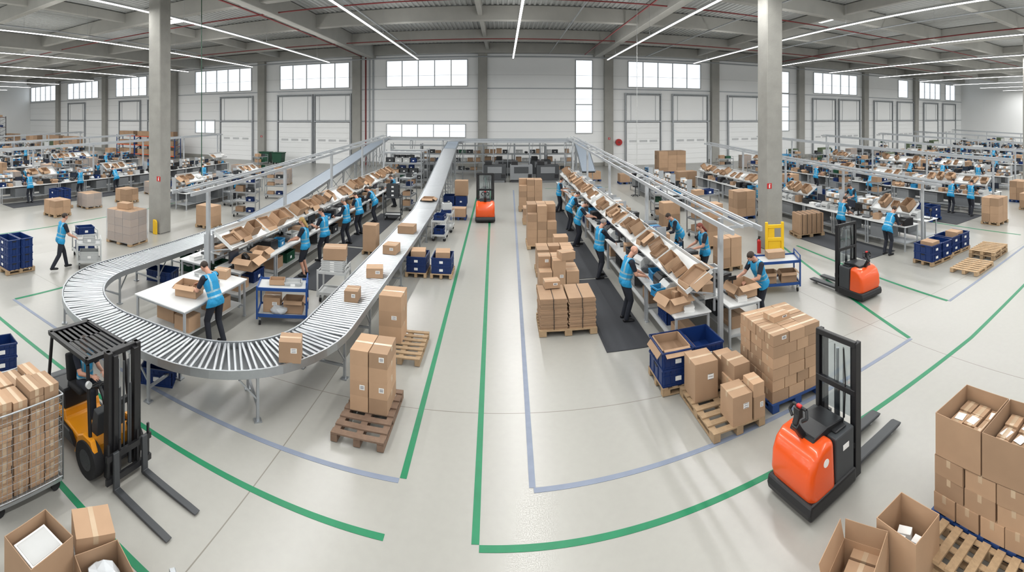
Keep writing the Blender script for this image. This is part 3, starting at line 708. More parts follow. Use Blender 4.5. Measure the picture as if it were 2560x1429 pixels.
for k in range(6):
    nx,ny,w,d=((3,3,.33,.36),(4,3,.2475,.36),(3,4,.33,.27))[k%3]
    for i in range(nx):
        for q_ in range(ny):
            if 0<i<nx-1 and 0<q_<ny-1 and k<5: continue
            carton(4.65+(i-(nx-1)/2)*w+R.uniform(-.008,.008),6.78+(q_-(ny-1)/2)*d+R.uniform(-.008,.008),PH+k*.185,w-.014,d-.014,.182,R.uniform(-.03,.03),'closed brown carton in a tall block on blue pallet','cartons in the tall block',False,R.random()<.15)
carton(4.6,6.8,PH+6*.185,.36,.3,.1,.1,far=False)
put(PAL,(3.3,7.85,0),1.5708)
for i in range(2):
    crate(3.0,7.85,PH+i*.3,.58,.76,.3); crate(3.6,7.85,PH+i*.3,.58,.76,.3)
opencart(3.0,7.85,PH+.45,.5,.6,.16,0,.3)
for x in(-2.62,-1.85):
    put(PAL,(x,14.1,0),0,scale=(.82,.75,1)); crate(x,14.1,PH,.6,.8,.25); crate(x,14.1,PH+.25,.6,.8,.22)
    carton(x,14.15,PH+.28,.45,.5,.3,.1,far=True)
stack(-4.65,15.8,1,1,3,.5,.5,.3,pal=PAL,far=True)
put(PALB,(-2.6,25,0),0,scale=(1.5,.8,1)); crate(-2.9,25,PH,.6,.8,.5); crate(-2.25,25,PH,.6,.8,.5); carton(-2.25,25.1,PH+.5,.7,.6,.8,far=True)
stack(-2.1,22,1,1,1,.7,.6,.4,pal=PALB,far=True)
put(PAL,(-12.8,7.15,0),0,scale=(1.05,.85,1))
for i in range(4): crate(-12.8,6.92,PH+i*.23,.8,.42,.23); crate(-12.8,7.38,PH+i*.23,.8,.42,.23)
stack(-13.1,12.3,3,2,4,.4,.5,.29,far=True,rot=.1,label='wrapped brown carton on a pallet')
wrap(-13.1,12.3,1.27,1.07,.1,PH+1.17,.1)
carton(-13.2,12.3,PH+1.16,.5,.4,.22,.2,far=True)
stack(-12.2,16.4,1,1,2,.9,.7,.42,pal=PAL,far=True)
for i,(x,y) in enumerate(((-18.9,13),(-19.6,15.6),(-19.4,18.2),(-20.3,21.5),(-18.6,27),(-15.5,30))):
    nz=R.choice([2,3]); r_=R.uniform(-.1,.1); stack(x,y,2,2,nz,.45,.5,.33,far=True,rot=r_)
    if i%2: wrap(x,y,.97,1.07,.1,PH+nz*.33+.01,r_)
for (x,y) in((-18.6,20.5),(-18.4,23.6),(-20.4,14.2)):
    put(PAL,(x,y,0),0)
    for i in range(3): crate(x,y-.25,PH+i*.3,.7,.48,.3); crate(x,y+.25,PH+i*.3,.7,.48,.3)
stack(12.5,29.8,2,1,2,.7,.8,.5,far=True); stack(11.1,19.4,2,2,3,.5,.45,.4,far=True,pal=PALB)
stack(7.6,15.5,1,1,3,.6,.6,.5,far=True); stack(7.2,19,1,1,2,.8,.6,.5,far=True); stack(6.9,13.0,2,1,3,.4,.5,.3,far=True)
tall_trolley(8.0,17.2,.2); tall_trolley(7.4,21.,1.4); tall_trolley(-5.0,24.,1.5); tall_trolley(-12.,19.2,.2); tall_trolley(-14.2,21.5,1.4); tall_trolley(-13.2,24.5,.3); tall_trolley(10.9,16.9,1.3)
stack(14.7,38.6,3,2,5,.85,.6,.36,far=True,pal=PALB,label='reddish brown carton block beside the loading door')
for i in range(5): put(bundle_kind(.2,.8,.8,7,False),(11.3+i*.21,15.1-i*.04,PH),-.2,group='strapped cardboard bundles')
put(PAL,(11.7,15.05,0),-.2,scale=(1.5,.75,1))
for (x,y) in((12.55,9.25),(13.85,9.35)):
    put(PAL,(x,y,0),1.5708)
    for i in range(2): crate(x-.3,y,PH+i*.26,.56,.76,.26); crate(x+.3,y,PH+i*.26,.56,.76,.26)
carton(12.3,9.2,PH+.40,.4,.5,.2,far=True); carton(13.9,9.3,PH+.40,.4,.5,.2,far=True)
put(PAL,(12.55,7.7,0),1.5708+.08,scale=(1.2,1,1)); put(PAL,(14.15,8.0,0),1.5708+.08,scale=(1.2,1,1)); put(PAL,(14.15,8.0,PH),1.5708+.1,scale=(1.2,1,1))
for x in(-66,-61,-56,-51): stack(x,37.5+R.uniform(-1,1),3,1,3,1.1,1.,.75,far=True,label='large brown carton in storage by the wall')
zc=ZT+.029
for (x,y,w,d,h,r_) in((-3.4,6.85,.36,.34,.34,.35),(-3.25,9.6,.3,.36,.24,.1),(-3.2,11.2,.42,.36,.24,.25),(-3.28,13.3,.4,.46,.26,-.1),(-3.33,15.8,.55,.5,.26,-.05)):
    carton(x,y,zc,w,d,h,r_,'closed brown carton riding on the roller conveyor','cartons on the conveyor',lab=True)
opencart(-3.5,21.4,.98,.5,.6,.12,.0,.3,label='shallow open box riding up the inclined conveyor')
crate(-5.75,6.2,0,.6,.4,.3,BLUEP,.5); crate(-9.3,10.2,0,.8,.6,.32,BLUEP,.3); crate(-9.2,11.5,0,.6,.6,.5,GREENP,.2); carton(-9.2,12.6,0,.5,.4,.4,.2,far=True)
for i in range(2): crate(-7.95,4.1,i*.25,.6,.4,.25,BLUEP,1.4)
# ---------------------------------------------------------------- foreground boxes
opencart(-3.78,2.38,0,.42,.52,.74,.12,0,label='tall open cardboard box filled with printed leaflets')
q=M(); q.box((0,0,.03),(.3,.38,.06)); q.box((0,0,.062),(.26,.34,.003),1); put(K('document_bundle','bundle of white printed sheets inside the box','papers',q.mesh('documents',[WHITE,LGREY])),(-3.78,2.38,.60),.12)
carton(-3.74,3.02,0,.36,.40,.60,-.5,far=False); opencart(-3.30,2.82,0,.46,.46,.56,-.3,0,label='open cardboard box with grey bag inside')
put(BAGW,(-3.30,2.82,.36),0)
put(PALB,(4.95,2.62,0),0,scale=(1.35,1.1,1))
put(PAL,(4.15,2.5,0),0,scale=(.6,1.0,1))
for k in range(3):
    nx,ny,w,d=((3,4,.35,.315),(4,3,.2625,.42),(3,3,.35,.42))[k%3]
    for i in range(nx):
        for q_ in range(ny):
            if 0<q_<ny-1 and i>0: continue
            carton(4.95+(i-(nx-1)/2)*w+R.uniform(-.008,.008),2.62+(q_-(ny-1)/2)*d+R.uniform(-.006,.006),PH+k*.22,w-.016,d-.016,.217,R.uniform(-.025,.025),'closed brown carton in layers on the blue pallet','cartons layered on the blue pallet',False,False)
opencart(4.78,2.92,PH+.66,.70,.62,.5,0,0,label='large open carton filled with small boxes'); opencart(4.78,2.28,PH+.66,.70,.62,.5,0,0,label='large open carton filled with small boxes')
for yy in(2.28,2.92):
    for i in range(3):
        for k in range(3):
            h_=.28+R.uniform(0,.07); cx_,cy_=4.57+i*.21,yy-.18+k*.18
            carton(cx_,cy_,PH+.67,.19,.17,h_,R.uniform(-.05,.05),'small carton with white label packed in a large box','small cartons in the large open boxes',False,False)
            if (i+k)%3!=1:
                q=M(); q.box((0,0,.003),(.13,.11,.003)); put(K('paper_sheet','white printed sheet lying on a small carton','papers',q.mesh('sheet',WHITE)),(cx_,cy_,PH+.67+h_),R.uniform(-.3,.3),group='white sheets on small cartons')
opencart(3.82,3.15,0,.44,.52,.52,.05,.0,label='tall open cardboard box with white items inside')
def f_wb(q): q.box((0,0,.15),(.1,.15,.3))
WBX=simple('white_retail_box','small white retail box standing inside the open carton','box',f_wb,[WHITE],.003)
for i in range(4): put(WBX,(3.74+.12*(i%2),3.03+.2*(i//2),.01),.15*i,group='white retail boxes')
opencart(3.2,3.3,0,.56,.50,.30,.45,.40,True,label='wide open cardboard box with raised flaps'); carton(2.62,3.45,0,.35,.34,.25,.5,far=False)
for i in range(3): carton(3.09+.17*i,3.24+.08*i,.01,.15,.3,.22,.45,far=False,lab=False,label='small brown carton inside the wide open box')
def cage():
    P=[]; W,D,H=.85,.95,1.25
    b_=M(); b_.box((0,0,.16),(W,D,.04)); P.append(('base',b_.mesh('base',STEEL)))
    def side(L):
        q=M()
        for s_ in(-1,1): q.cyl((s_*L/2,0,.16),(s_*L/2,0,H),.012,n=8)
        for z in(.2,H): q.cyl((-L/2,0,z),(L/2,0,z),.011,n=8)
        for i in range(1,14): q.cyl((-L/2+L*i/14,0,.2),(-L/2+L*i/14,0,H),.0032,n=5)
        for i in range(1,11): q.cyl((-L/2,0,.2+i*(H-.2)/11),(L/2,0,.2+i*(H-.2)/11),.0032,n=5)
        return q.mesh('mesh_side',STEEL)
    a=side(D); c=side(W)
    P+= [('mesh_side',a,(W/2,0,0),(0,0,math.pi/2)),('mesh_side',a,(-W/2,0,0),(0,0,math.pi/2)),('mesh_side',c,(0,D/2,0)),('mesh_side',c,(0,-D/2,0))]
    w=M(); w.cyl((-.02,0,.065),(.02,0,.065),.065,n=14); w.box((0,0,.12),(.05,.06,.05),1); w=w.mesh('caster',[RUBBER,STEEL])
    for x in(-1,1):
        for y in(-1,1): P.append(('caster',w,(x*(W/2-.07),y*(D/2-.07),0)))
    return K('roll_cage','galvanised wire mesh roll cage full of cartons','roll cage',None,P)
CG=cage(); put(CG,(-5.28,2.95,0),0)
def cage_col(cx,cy,w,d):
    z=.185; top=R.uniform(1.26,1.42)
    while z<top-.08:
        h=min(R.choice([.08,.10,.14,.18]),top-z)
        carton(cx+R.uniform(-.005,.005),cy+R.uniform(-.005,.005),z,w-R.uniform(0,.03),d-R.uniform(0,.03),h,R.uniform(-.01,.01),'flat brown pack stacked inside the wire cage','packs in the roll cage',False,R.random()<.45); z+=h+.004
for i in range(2):
    for (cy,d) in((2.60,.22),(2.835,.22),(3.07,.22),(3.30,.22)): cage_col(-5.28+(i-.5)*.38,cy,.37,d)
q=M(); q.box((0,0,.2),(.06,.06,.4)); q.box((.22,0,.34),(.44,.03,.1)); q.box((.22,0,.12),(.44,.03,.1)); q.box((.44,0,.2),(.06,.06,.4))
put(K('steel_guard_rail','low galvanised steel guard rail on the floor','guard rail',q.mesh('guard',[STEEL],.004)),(-2.95,3.38,0),-.6)
# ---------------------------------------------------------------- stacker truck (forks toward +Y)
def wheel(r,w,rim=1):
    q=M(); q.cyl((-w/2,0,0),(w/2,0,0),r,n=24,mi=0); q.cyl((-w/2-.004,0,0),(w/2+.004,0,0),r*.55,n=16,mi=1)
    for i in range(5):
        t=i*2*math.pi/5; q.cyl((-w/2-.01,r*.35*math.cos(t),r*.35*math.sin(t)),(w/2+.01,r*.35*math.cos(t),r*.35*math.sin(t)),.012,n=6,mi=1)
    return q
def stacker():
    P=[]
    q=M(); q.ext([(-.93,.14),(-.99,.36),(-.97,.58),(-.90,.73),(-.77,.82),(-.52,.84),(-.48,.14)],0,-.38,.38); P.append(('body_shell',q.mesh('body_shell',ORANGE,.09,5,True)))
    q=M(); q.ext([(-1.0,.05),(-1.02,.14),(-.99,.24),(-.46,.24),(-.1,.24),(-.1,.05)],0,-.40,.40); P.append(('skirt',q.mesh('skirt',BLACK,.03,2)))
    q=M(); q.b2((-.37,-.50,.22),(.37,-.12,.80)); P.append(('battery_box',q.mesh('battery_box',DGREY,.02,2)))
    q=M(); q.ext([(-.78,.80),(-.74,.87),(-.5,.90),(-.16,.86),(-.16,.79),(-.5,.79)],0,-.22,.22); q.b2((-.3,-.42,.80),(.3,-.2,.83)); P.append(('control_panel',q.mesh('control_panel',BLACK,.012)))
    q=M(); q.beam((0,-.72,.78),(0,-.88,1.02),.10,.08); q.beam((0,-.88,1.02),(0,-.82,1.14),.08,.06)
    ti=q.mesh('tiller_arm',BLACK,.012)
    q=M(); q.tube([(-.09,-.84,1.08),(-.16,-.82,1.13),(-.12,-.79,1.21),(.12,-.79,1.21),(.16,-.82,1.13),(.09,-.84,1.08)],.02); q.box((0,-.82,1.15),(.1,.07,.12)); h=q.mesh('tiller_head',BLACK)
    q=M(); q.box((0,-.80,1.225),(.08,.05,.04)); rb=q.mesh('stop_button',RED,.01)
    P.append(('tiller',ti,(0,0,0),(0,0,0),[('tiller_head',h),('emergency_button',rb)]))
    q=M()
    for s_ in(-1,1):
        q.b2((s_*.34-.035,-.09,.06),(s_*.34+.035,.03,1.88)); q.b2((s_*.27-.03,-.05,.1),(s_*.27+.03,.05,1.82))
    for z in(.5,1.2,1.86): q.b2((-.36,-.1,z-.04),(.36,-.04,z+.04))
    P.append(('mast',q.mesh('mast',BLACK,.006)))
    q=M(); q.b2((-.26,-.07,.85),(.26,-.065,1.8)); P.append(('mast_screen',q.mesh('mast_screen',clearmat('clear_screen',.12,(.8,.84,.86)))))
    q=M(); q.cyl((0,-.03,.1),(0,-.03,1.15),.035,n=12); q.cyl((0,-.03,1.15),(0,-.03,1.7),.022,n=12,mi=1); P.append(('lift_cylinder',q.mesh('lift_cylinder',[DGREY,ROLL])))
    q=M(); q.tube([(0,.0,.4),(0,.0,1.72)],.008,6); ch=q.mesh('lift_chain',DGREY)
    P+= [('lift_chain',ch,(-.08,0,0)),('lift_chain',ch,(.08,0,0))]
    q=M(); q.tube([(.16,-.08,.8),(.19,-.09,1.3),(.14,-.07,1.75)],.011,6); P.append(('hydraulic_hose',q.mesh('hydraulic_hose',BLACK)))
    q=M()
    for z in(.16,.48): q.b2((-.32,.04,z-.05),(.32,.09,z+.05))
    for s_ in(-1,1): q.b2((s_*.24-.03,.04,.1),(s_*.24+.03,.08,.7))
    P.append(('fork_carriage',q.mesh('fork_carriage',DGREY)))
    q=M(); q.ext([(.08,.07),(.08,.13),(1.15,.11),(1.22,.085),(1.15,.06)],0,-.085,.085); fk=q.mesh('fork',DGREY,.01)
    P+= [('fork',fk,(-.2,0,0)),('fork',fk,(.2,0,0))]
    w=wheel(.075,.07).mesh('wheel',[RUBBER,LGREY])
    P+= [('wheel',w,(-.3,-.72,.075)),('wheel',w,(.3,-.72,.075))]
    q=M(); q.cyl((-.04,1.0,.045),(.04,1.0,.045),.042,n=12); lw=q.mesh('load_roller',LGREY); P+=[('load_roller',lw,(-.2,0,0)),('load_roller',lw,(.2,0,0))]
    q=M(); q.box((.375,-.3,.62),(.006,.12,.07),0); P.append(('warning_label',q.mesh('warning_label',[WHITE])))
    q=M(); q.cyl((0,0,0),(.006,0,0),.05,n=20); P.append(('maker_badge',q.mesh('maker_badge',WHITE),(.378,-.7,.62)))
    return K('pallet_stacker_truck','orange and black pallet stacker truck with mast and forks','forklift',None,P)
ST=stacker()
put(ST,(4.25,4.74,0),-math.pi/2+rad(8),label='orange and black walkie stacker with forks lowered on open floor',group='stacker trucks',scale=.97)
put(ST,(8.75,9.5,0),rad(3),label='orange and black walkie stacker parked beside the bench rows',group='stacker trucks')
put(ST,(-.85,22.3,0),rad(2),label='orange and black stacker truck standing in the long aisle',group='stacker trucks',scale=1.15)
# ---------------------------------------------------------------- counterbalance forklift (forks +Y)
def forklift():
    P=[]
    q=M(); q.ext([(-.95,.3),(-.95,.66),(-.4,.66),(-.35,.5),(.1,.42),(.25,.45),(.5,.62),(.58,.5),(.6,.3),(.3,.22),(-.5,.22)],0,-.42,.42); P.append(('chassis',q.mesh('chassis',[YELLOW],.035,2)))
    q=M(); q.ext([(-.95,.66),(-.93,1.0),(-.45,1.0),(-.38,.66)],0,-.41,.41); P.append(('battery_hood',q.mesh('battery_hood',[BLACK],.03,2)))
    q=M(); q.ext([(-1.2,.3),(-1.26,.6),(-1.18,.96),(-.9,1.02),(-.85,.3)],0,-.50,.50); P.append(('counterweight',q.mesh('counterweight',DGREY,.06,3,True)))
    for s_ in(-1,1):
        q=M(); q.ext([(.1,.2),(.22,.58),(.38,.68),(.62,.68),(.72,.5),(.7,.3)],0,s_*.42,s_*.53); P.append(('fender',q.mesh('fender',YELLOW,.02)))
        q=M(); q.ext([(-.85,.22),(-.8,.5),(-.1,.45),(.1,.25)],0,s_*.42,s_*.5); P.append(('step',q.mesh('step',BLACK,.02)))
        q=M(); q.tube([(s_*.46,.52,.6),(s_*.42,.38,1.86),(s_*.42,.3,1.95)],.035,8); P.append(('guard_pillar',q.mesh('guard_pillar',BLACK)))
        q=M(); q.tube([(s_*.44,-.95,.9),(s_*.42,-.85,1.86),(s_*.42,-.78,1.95)],.035,8); P.append(('guard_pillar',q.mesh('guard_pillar',BLACK)))
    q=M()
    for y in(-.85,.42): q.b2((-.48,y-.05,1.93),(.48,y+.05,2.0))
    for x in(-.46,.46): q.b2((x-.04,-.85,1.93),(x+.04,.42,2.0))
    for i in range(7): x=-.36+i*.12; q.b2((x-.03,-.82,1.94),(x+.03,.4,1.98))
    q.b2((-.45,-.85,1.96),(.45,-.3,1.98))
    P.append(('overhead_guard',q.mesh('overhead_guard',BLACK)))
    q=M(); q.box((0,-.35,1.03),(.48,.46,.12)); q.box((0,-.6,1.32),(.46,.12,.52),0,Matrix.Rotation(rad(8),3,'X')); P.append(('seat',q.mesh('seat',RUBBER,.04,2,True)))
    q=M(); q.ext([(.3,.6),(.5,.6),(.52,1.0),(.40,1.05)],0,-.3,.3); q.beam((0,.45,.95),(0,.16,1.26),.06,.06)
    P.append(('dashboard',q.mesh('dashboard',DGREY,.01)))
    q=M(); n_=18; rt=Matrix.Rotation(rad(25),3,'X'); pts=[V((0,.16,1.27))+rt@V((.16*math.cos(t*2*math.pi/n_),.16*math.sin(t*2*math.pi/n_),0)) for t in range(n_+1)]; q.tube(pts,.014,6); q.beam(pts[0],pts[n_//2],.03,.012); P.append(('steering_wheel',q.mesh('steering_wheel',BLACK)))
    q=M()
    for s_ in(-1,1): q.b2((s_*.32-.05,.78,.1),(s_*.32+.05,.92,2.25)); q.b2((s_*.23-.05,.84,.15),(s_*.23+.05,.96,2.2))
    for z in(.35,1.3,2.2): q.b2((-.36,.80,z-.05),(.36,.88,z+.05))
    P.append(('mast',q.mesh('mast',BLACK,.008)))
    q=M(); q.cyl((0,.9,.2),(0,.9,1.6),.035,n=10); q.cyl((0,.9,1.6),(0,.9,2.1),.02,n=10,mi=1); lc=q.mesh('lift_cylinder',[DGREY,ROLL]); q=M(); q.b2((-.015,.93,.5),(.015,.95,2.05)); ch=q.mesh('lift_chain',DGREY)
    for s_ in(-1,1): P+=[('lift_cylinder',lc,(s_*.12,0,0)),('lift_chain',ch,(s_*.05,0,0))]
    q=M()
    for z in(.2,.58): q.b2((-.5,1.0,z-.05),(.5,1.05,z+.05))
    for x in(-.45,-.2,.2,.45): q.b2((x-.02,1.0,.2),(x+.02,1.03,.8))
    P.append(('fork_carriage',q.mesh('fork_carriage',BLACK)))
    q=M(); q.ext([(1.04,.02),(1.04,.66),(1.08,.66),(1.10,.075),(2.1,.05),(2.3,.035),(2.3,.02)],0,-.06,.06); fk=q.mesh('fork',DGREY,.006)
    P+= [('fork',fk,(-.32,0,0)),('fork',fk,(.32,0,0))]
    w=wheel(.3,.2).mesh('wheel',[RUBBER,DGREY],0); w2=wheel(.24,.18).mesh('wheel',[RUBBER,DGREY],0)
    P+= [('wheel',w,(-.46,.5,.3)),('wheel',w,(.46,.5,.3)),('wheel',w2,(-.44,-.85,.24)),('wheel',w2,(.44,-.85,.24))]
    q=M(); q.cyl((0,0,0),(0,.05,0),.06,n=14); hl=q.mesh('headlight',LGREY); P+=[('headlight',hl,(-.5,.5,1.6)),('headlight',hl,(.5,.5,1.6))]
    return K('forklift_truck','black and yellow counterbalance forklift with overhead guard and driver','forklift',None,P)
FK=forklift(); FS=.77; FKX,FKY=-5.22,4.24
put(FK,(FKX,FKY,0),-math.pi/2-.05,scale=FS)
# ---------------------------------------------------------------- column fittings
q=M()
for x in(-.28,.28): q.b2((x-.05,-.05,0),(x+.05,.05,1.2))
for z in(.2,.6,1.05): q.b2((-.28,-.04,z-.06),(.28,.04,z+.06))
q.b2((-.23,-.015,.2),(.23,.015,.6)); q.b2((-.23,-.015,.6),(.0,.015,1.05))
put(K('column_guard','bright yellow steel impact guard frame in front of the column','guard',q.mesh('guard',[YEL2],.01)),(8.95,13.35,0),-.45)
q=M(); q.ext([(-.1,0),(.1,0),(.1,.5),(.04,.6),(-.1,.6)],1,-.04,.04); put(K('column_guard','small bright yellow guard at the column foot','guard',q.mesh('guard',YEL2,.01)),(-13.15,13.95,0),0)
def extg():
    q=M(); q.cyl((0,0,0),(0,0,.48),.08,n=16); q.cyl((0,0,.48),(0,0,.55),.08,.03,n=16); bd=q.mesh('cylinder_body',RED)
    q=M(); q.box((0,0,.6),(.05,.05,.1)); q.box((0,-.05,.65),(.03,.16,.02)); q.tube([(0,.02,.6),(0,.14,.5),(0,.12,.15)],.012,6); return K('fire_extinguisher','red fire extinguisher standing beside the column','fire extinguisher',bd,[('valve_handle',q.mesh('valve',BLACK))])
FE=extg(); put(FE,(8.72,14.0,0),scale=.9)
def sign(x,y,z,rz=0,s_=.22):
    q=M(); q.box((0,0,0),(s_,.01,s_),0); s=M(); s.box((0,-.007,-.1*s_),(.25*s_,.006,.55*s_)); s.box((0,-.007,.28*s_),(.12*s_,.006,.24*s_)); s.box((.1*s_,-.007,.3*s_),(.3*s_,.006,.08*s_))
    put(K('fire_safety_sign','small square red fire safety sign with white symbol','sign',q.mesh('plate',RED),[('symbol',s.mesh('symbol',WHITE))]),(x,y,z),rz)
sign(9.2,14.055,2.35,0,.2); sign(-13.05,14.055,2.3,0,.2); sign(10.7,45.44,2.8); sign(-26.3,45.44,2.8)
q=M(); q.cyl((0,.15,0),(0,-.15,0),.34,n=28); q.cyl((0,-.01,0),(0,-.17,0),.12,n=16,mi=1); put(K('fire_hose_reel','round red fire hose reel on the wall','hose reel',q.mesh('reel',[RED,DRED])),(11.8,45.83,2.4))
for (x,y) in((-24.6,43.5),(-23.,43.4)):
    q=M(); q.ext([(-.5,.15),(.5,.15),(.6,1.15),(-.6,1.15)],1,-.45,.45); q2=M(); q2.box((0,0,1.2),(1.3,1.0,.1)); q3=M(); q3.cyl((-.04,0,.1),(.04,0,.1),.1,n=12); wm=q3.mesh('wheel',RUBBER)
    put(K('waste_container','dark green wheeled waste container by the doors','waste bin',q.mesh('body',GREENP,.02),[('lid',q2.mesh('lid',GREENP,.02)),('wheel',wm,(-.45,.35,0)),('wheel',wm,(.45,.35,0)),('wheel',wm,(-.45,-.35,0)),('wheel',wm,(.45,-.35,0))]),(x,y,0),0)
# ---------------------------------------------------------------- far machinery
def rack_kind(W,D,H,nl,m1,m2,name='storage_rack',label='steel storage rack with several shelf levels'):
    u=M()
    for b_ in(-1,1): u.box((0,b_*D/2,H/2),(.08,.08,H))
    for i in range(int(H/.6)): u.beam((0,-D/2,.2+i*.6),(0,D/2,.7+i*.6 if .7+i*.6<H else H),.03,.03)
    u=u.mesh('upright_frame',m1); s=M(); s.box((0,-D/2,0),(W,.04,.1)); s.box((0,D/2,0),(W,.04,.1)); s.box((0,0,.04),(W,D,.02),1); s=s.mesh('shelf_level',[m2,LGREY])
    return K(name,label,'rack',None,[('upright_frame',u,(-W/2,0,0)),('upright_frame',u,(W/2,0,0))]+[('shelf_level',s,(0,0,.25+i*(H-.4)/max(1,nl-1))) for i in range(nl)])
RK=rack_kind(2.7,.9,2.6,4,STEEL,STEEL)
def fill_rack(x,y,levels,W=2.5):
    for zz in levels:
        xx=x-W/2
        while xx<x+W/2-.4:
            w=R.choice([.4,.5,.6]); t=R.random()
            if t<.4: crate(xx+w/2,y,zz,w,.4,.3,R.choice([BLUEP,DGREY,DGREY,GREENP,LGREY]))
            elif t<.75: carton(xx+w/2,y,zz,w-.03,.5,R.uniform(.2,.45),far=True,group='cartons on the racks')
            elif t<.85: put(BAGB,(xx+w/2,y,zz),xx)
            xx+=w+.06
for i in range(6):
    x=-8.6+i*2.75; put(RK,(x,40.6,0),0,group='racks below the high conveyor'); fill_rack(x,40.6,[.31+lv*.7333 for lv in range(3)])
for y in(31.5,34.): put(RK,(-6.9,y,0),0,group='racks below the high conveyor'); fill_rack(-6.9,y,[.31+lv*.7333 for lv in range(3)])
RKO=rack_kind(3.4,1.1,2.7,3,BLUEF,ORANGE,label='low pallet rack with blue uprights and orange beams')
for x in(-45,-41.5,-38):
    put(RKO,(x,42.5,0),0,group='pallet racks near the wall')
    for lv in range(3): stack(x,42.5,3,1,1,.9,.8,.6,far=True,pal=None,z=.31+lv*1.15,label='brown carton stored on the pallet rack')
RKD=rack_kind(3.,1.1,5.2,4,BLACK,DRED,label='tall dark storage rack filled with goods')
for x in(-73,-69.6,-66.2):
    put(RKD,(x,34,0),0,group='tall racks'); fill_rack(x,34,[.31+lv*1.6 for lv in range(4)],2.8)
def f_mc(q):
    q.box((0,0,.75),(1.7,1.1,1.1)); q.box((0,0,.1),(1.5,.9,.2),1); q.box((0,-.56,.95),(1.1,.02,.5),1); q.box((.65,-.57,.5),(.3,.02,.3),2); q.box((-.5,0,1.45),(.5,.8,.3),2); q.cyl((.6,0,1.3),(.6,0,1.75),.04,n=8,mi=1)
MC=simple('packing_machine','grey packing machine with a dark window','machine',f_mc,[MGREY,DGREY,BLACK],.02)
MCW=simple('packing_machine','white packing machine with a dark window','machine',f_mc,[LGREY,DGREY,BLACK],.02)
MCD=simple('packing_machine','dark packing machine with a black window','machine',f_mc,[DGREY,MGREY,BLACK],.02)
MCB=simple('packing_machine','blue packing machine with a dark window','machine',f_mc,[CYANP,DGREY,BLACK],.02)
for i,(x,y) in enumerate([(-6.,36.3),(-.6,35.2),(1.4,35.2),(3.4,35.0),(3.2,39.3),(.2,39.3),(33.,38),(39,39),(46,37),(26,37.5),(30,36),(52,39),(60,38)]): put([MC,MCD,MC,MCD,MCD,MC,MCB,MC,MCW,MCB,MC,MCW,MC][i],(x,y,0),R.uniform(-.05,.05),group='packing machines')
def f_cab(q):
    q.box((0,0,1.0),(1.2,.7,2.0)); q.box((0,-.36,1.2),(1.0,.02,1.3),1); q.box((.45,-.38,1.0),(.03,.03,.2),2)
CAB=simple('machine_cabinet','grey-green tall machine control cabinet','cabinet',f_cab,[OLIVE,LGREY,DGREY],.01)
for (x,y) in((29,34.5),(41,33.5),(43.2,33.5),(49,36),(-50,33),(62,33)): put(CAB,(x,y,0))
for (x,y) in((9.,33),(7,35),(-17.5,34),(-20,32)): stack(x,y,1,1,1,1.,.8,.6,far=True,pal=PALB)
def zone(x0,x1,y0,y1,n_,mn=1.5):
    done=[]
    for _ in range(n_*8):
        if len(done)>=n_: break
        x,y=R.uniform(x0,x1),R.uniform(y0,y1)
        if any((x-a)**2+(y-b_)**2<mn*mn for a,b_ in done): continue
        done.append((x,y)); t=R.random()
        if t<.42:
            nz=R.choice([2,3,4]); hh=R.choice([.28,.36]); r_=R.uniform(-.15,.15); stack(x,y,2,2,nz,.45,.45,hh,far=True,rot=r_,pal=R.choice([PAL,PALB]))
            if R.random()<.4: wrap(x,y,.97,.97,.1,PH+nz*hh+.01,r_)
        elif t<.6:
            put(R.choice([PAL,PALB]),(x,y,0),0,group='pallets on the hall floor')
            c_=R.choice([BLUEP,BLUEP,BLUEP,DGREY])
            for i in range(R.choice([2,3,4])): crate(x,y-.3,PH+i*.28,.7,.56,.28,c_); crate(x,y+.3,PH+i*.28,.7,.56,.28,c_)
        elif t<.84: tall_trolley(x,y,R.choice([0,1.57])+R.uniform(-.2,.2))
        elif t<.9: put(CART,(x,y,0),R.uniform(0,3),group='blue trolleys'); carton(x,y,.85,.5,.4,.3,0,far=True)
        elif t<.96: put(R.choice([MC,MCW,MCW]),(x,y,0),R.choice([0,1.57]),group='packing machines',scale=.8)
        else: put(CAB,(x,y,0),R.uniform(-.2,.2),scale=.8)
zone(16,17.6,12,32,9); zone(24.2,25.6,14,34,11); zone(31.9,33.6,17,34,10); zone(39.8,42,19,36,11); zone(48.5,52,21,38,14); zone(58,67,24,40,18,2)
stack(18.6,10.2,2,2,3,.45,.45,.36,far=True); stack(24.2,11.6,2,2,3,.45,.45,.36,far=True,pal=PALB); stack(22.4,10.1,2,2,2,.45,.45,.36,far=True)
zone(-30.5,-27.2,13,33,14); zone(-41,-37.,18,34,13); zone(-51.5,-47.5,21,36,13); zone(-64,-58,22,36,12,2); zone(-21,-16.5,28,34,4); zone(22,46,36,42,14,2)
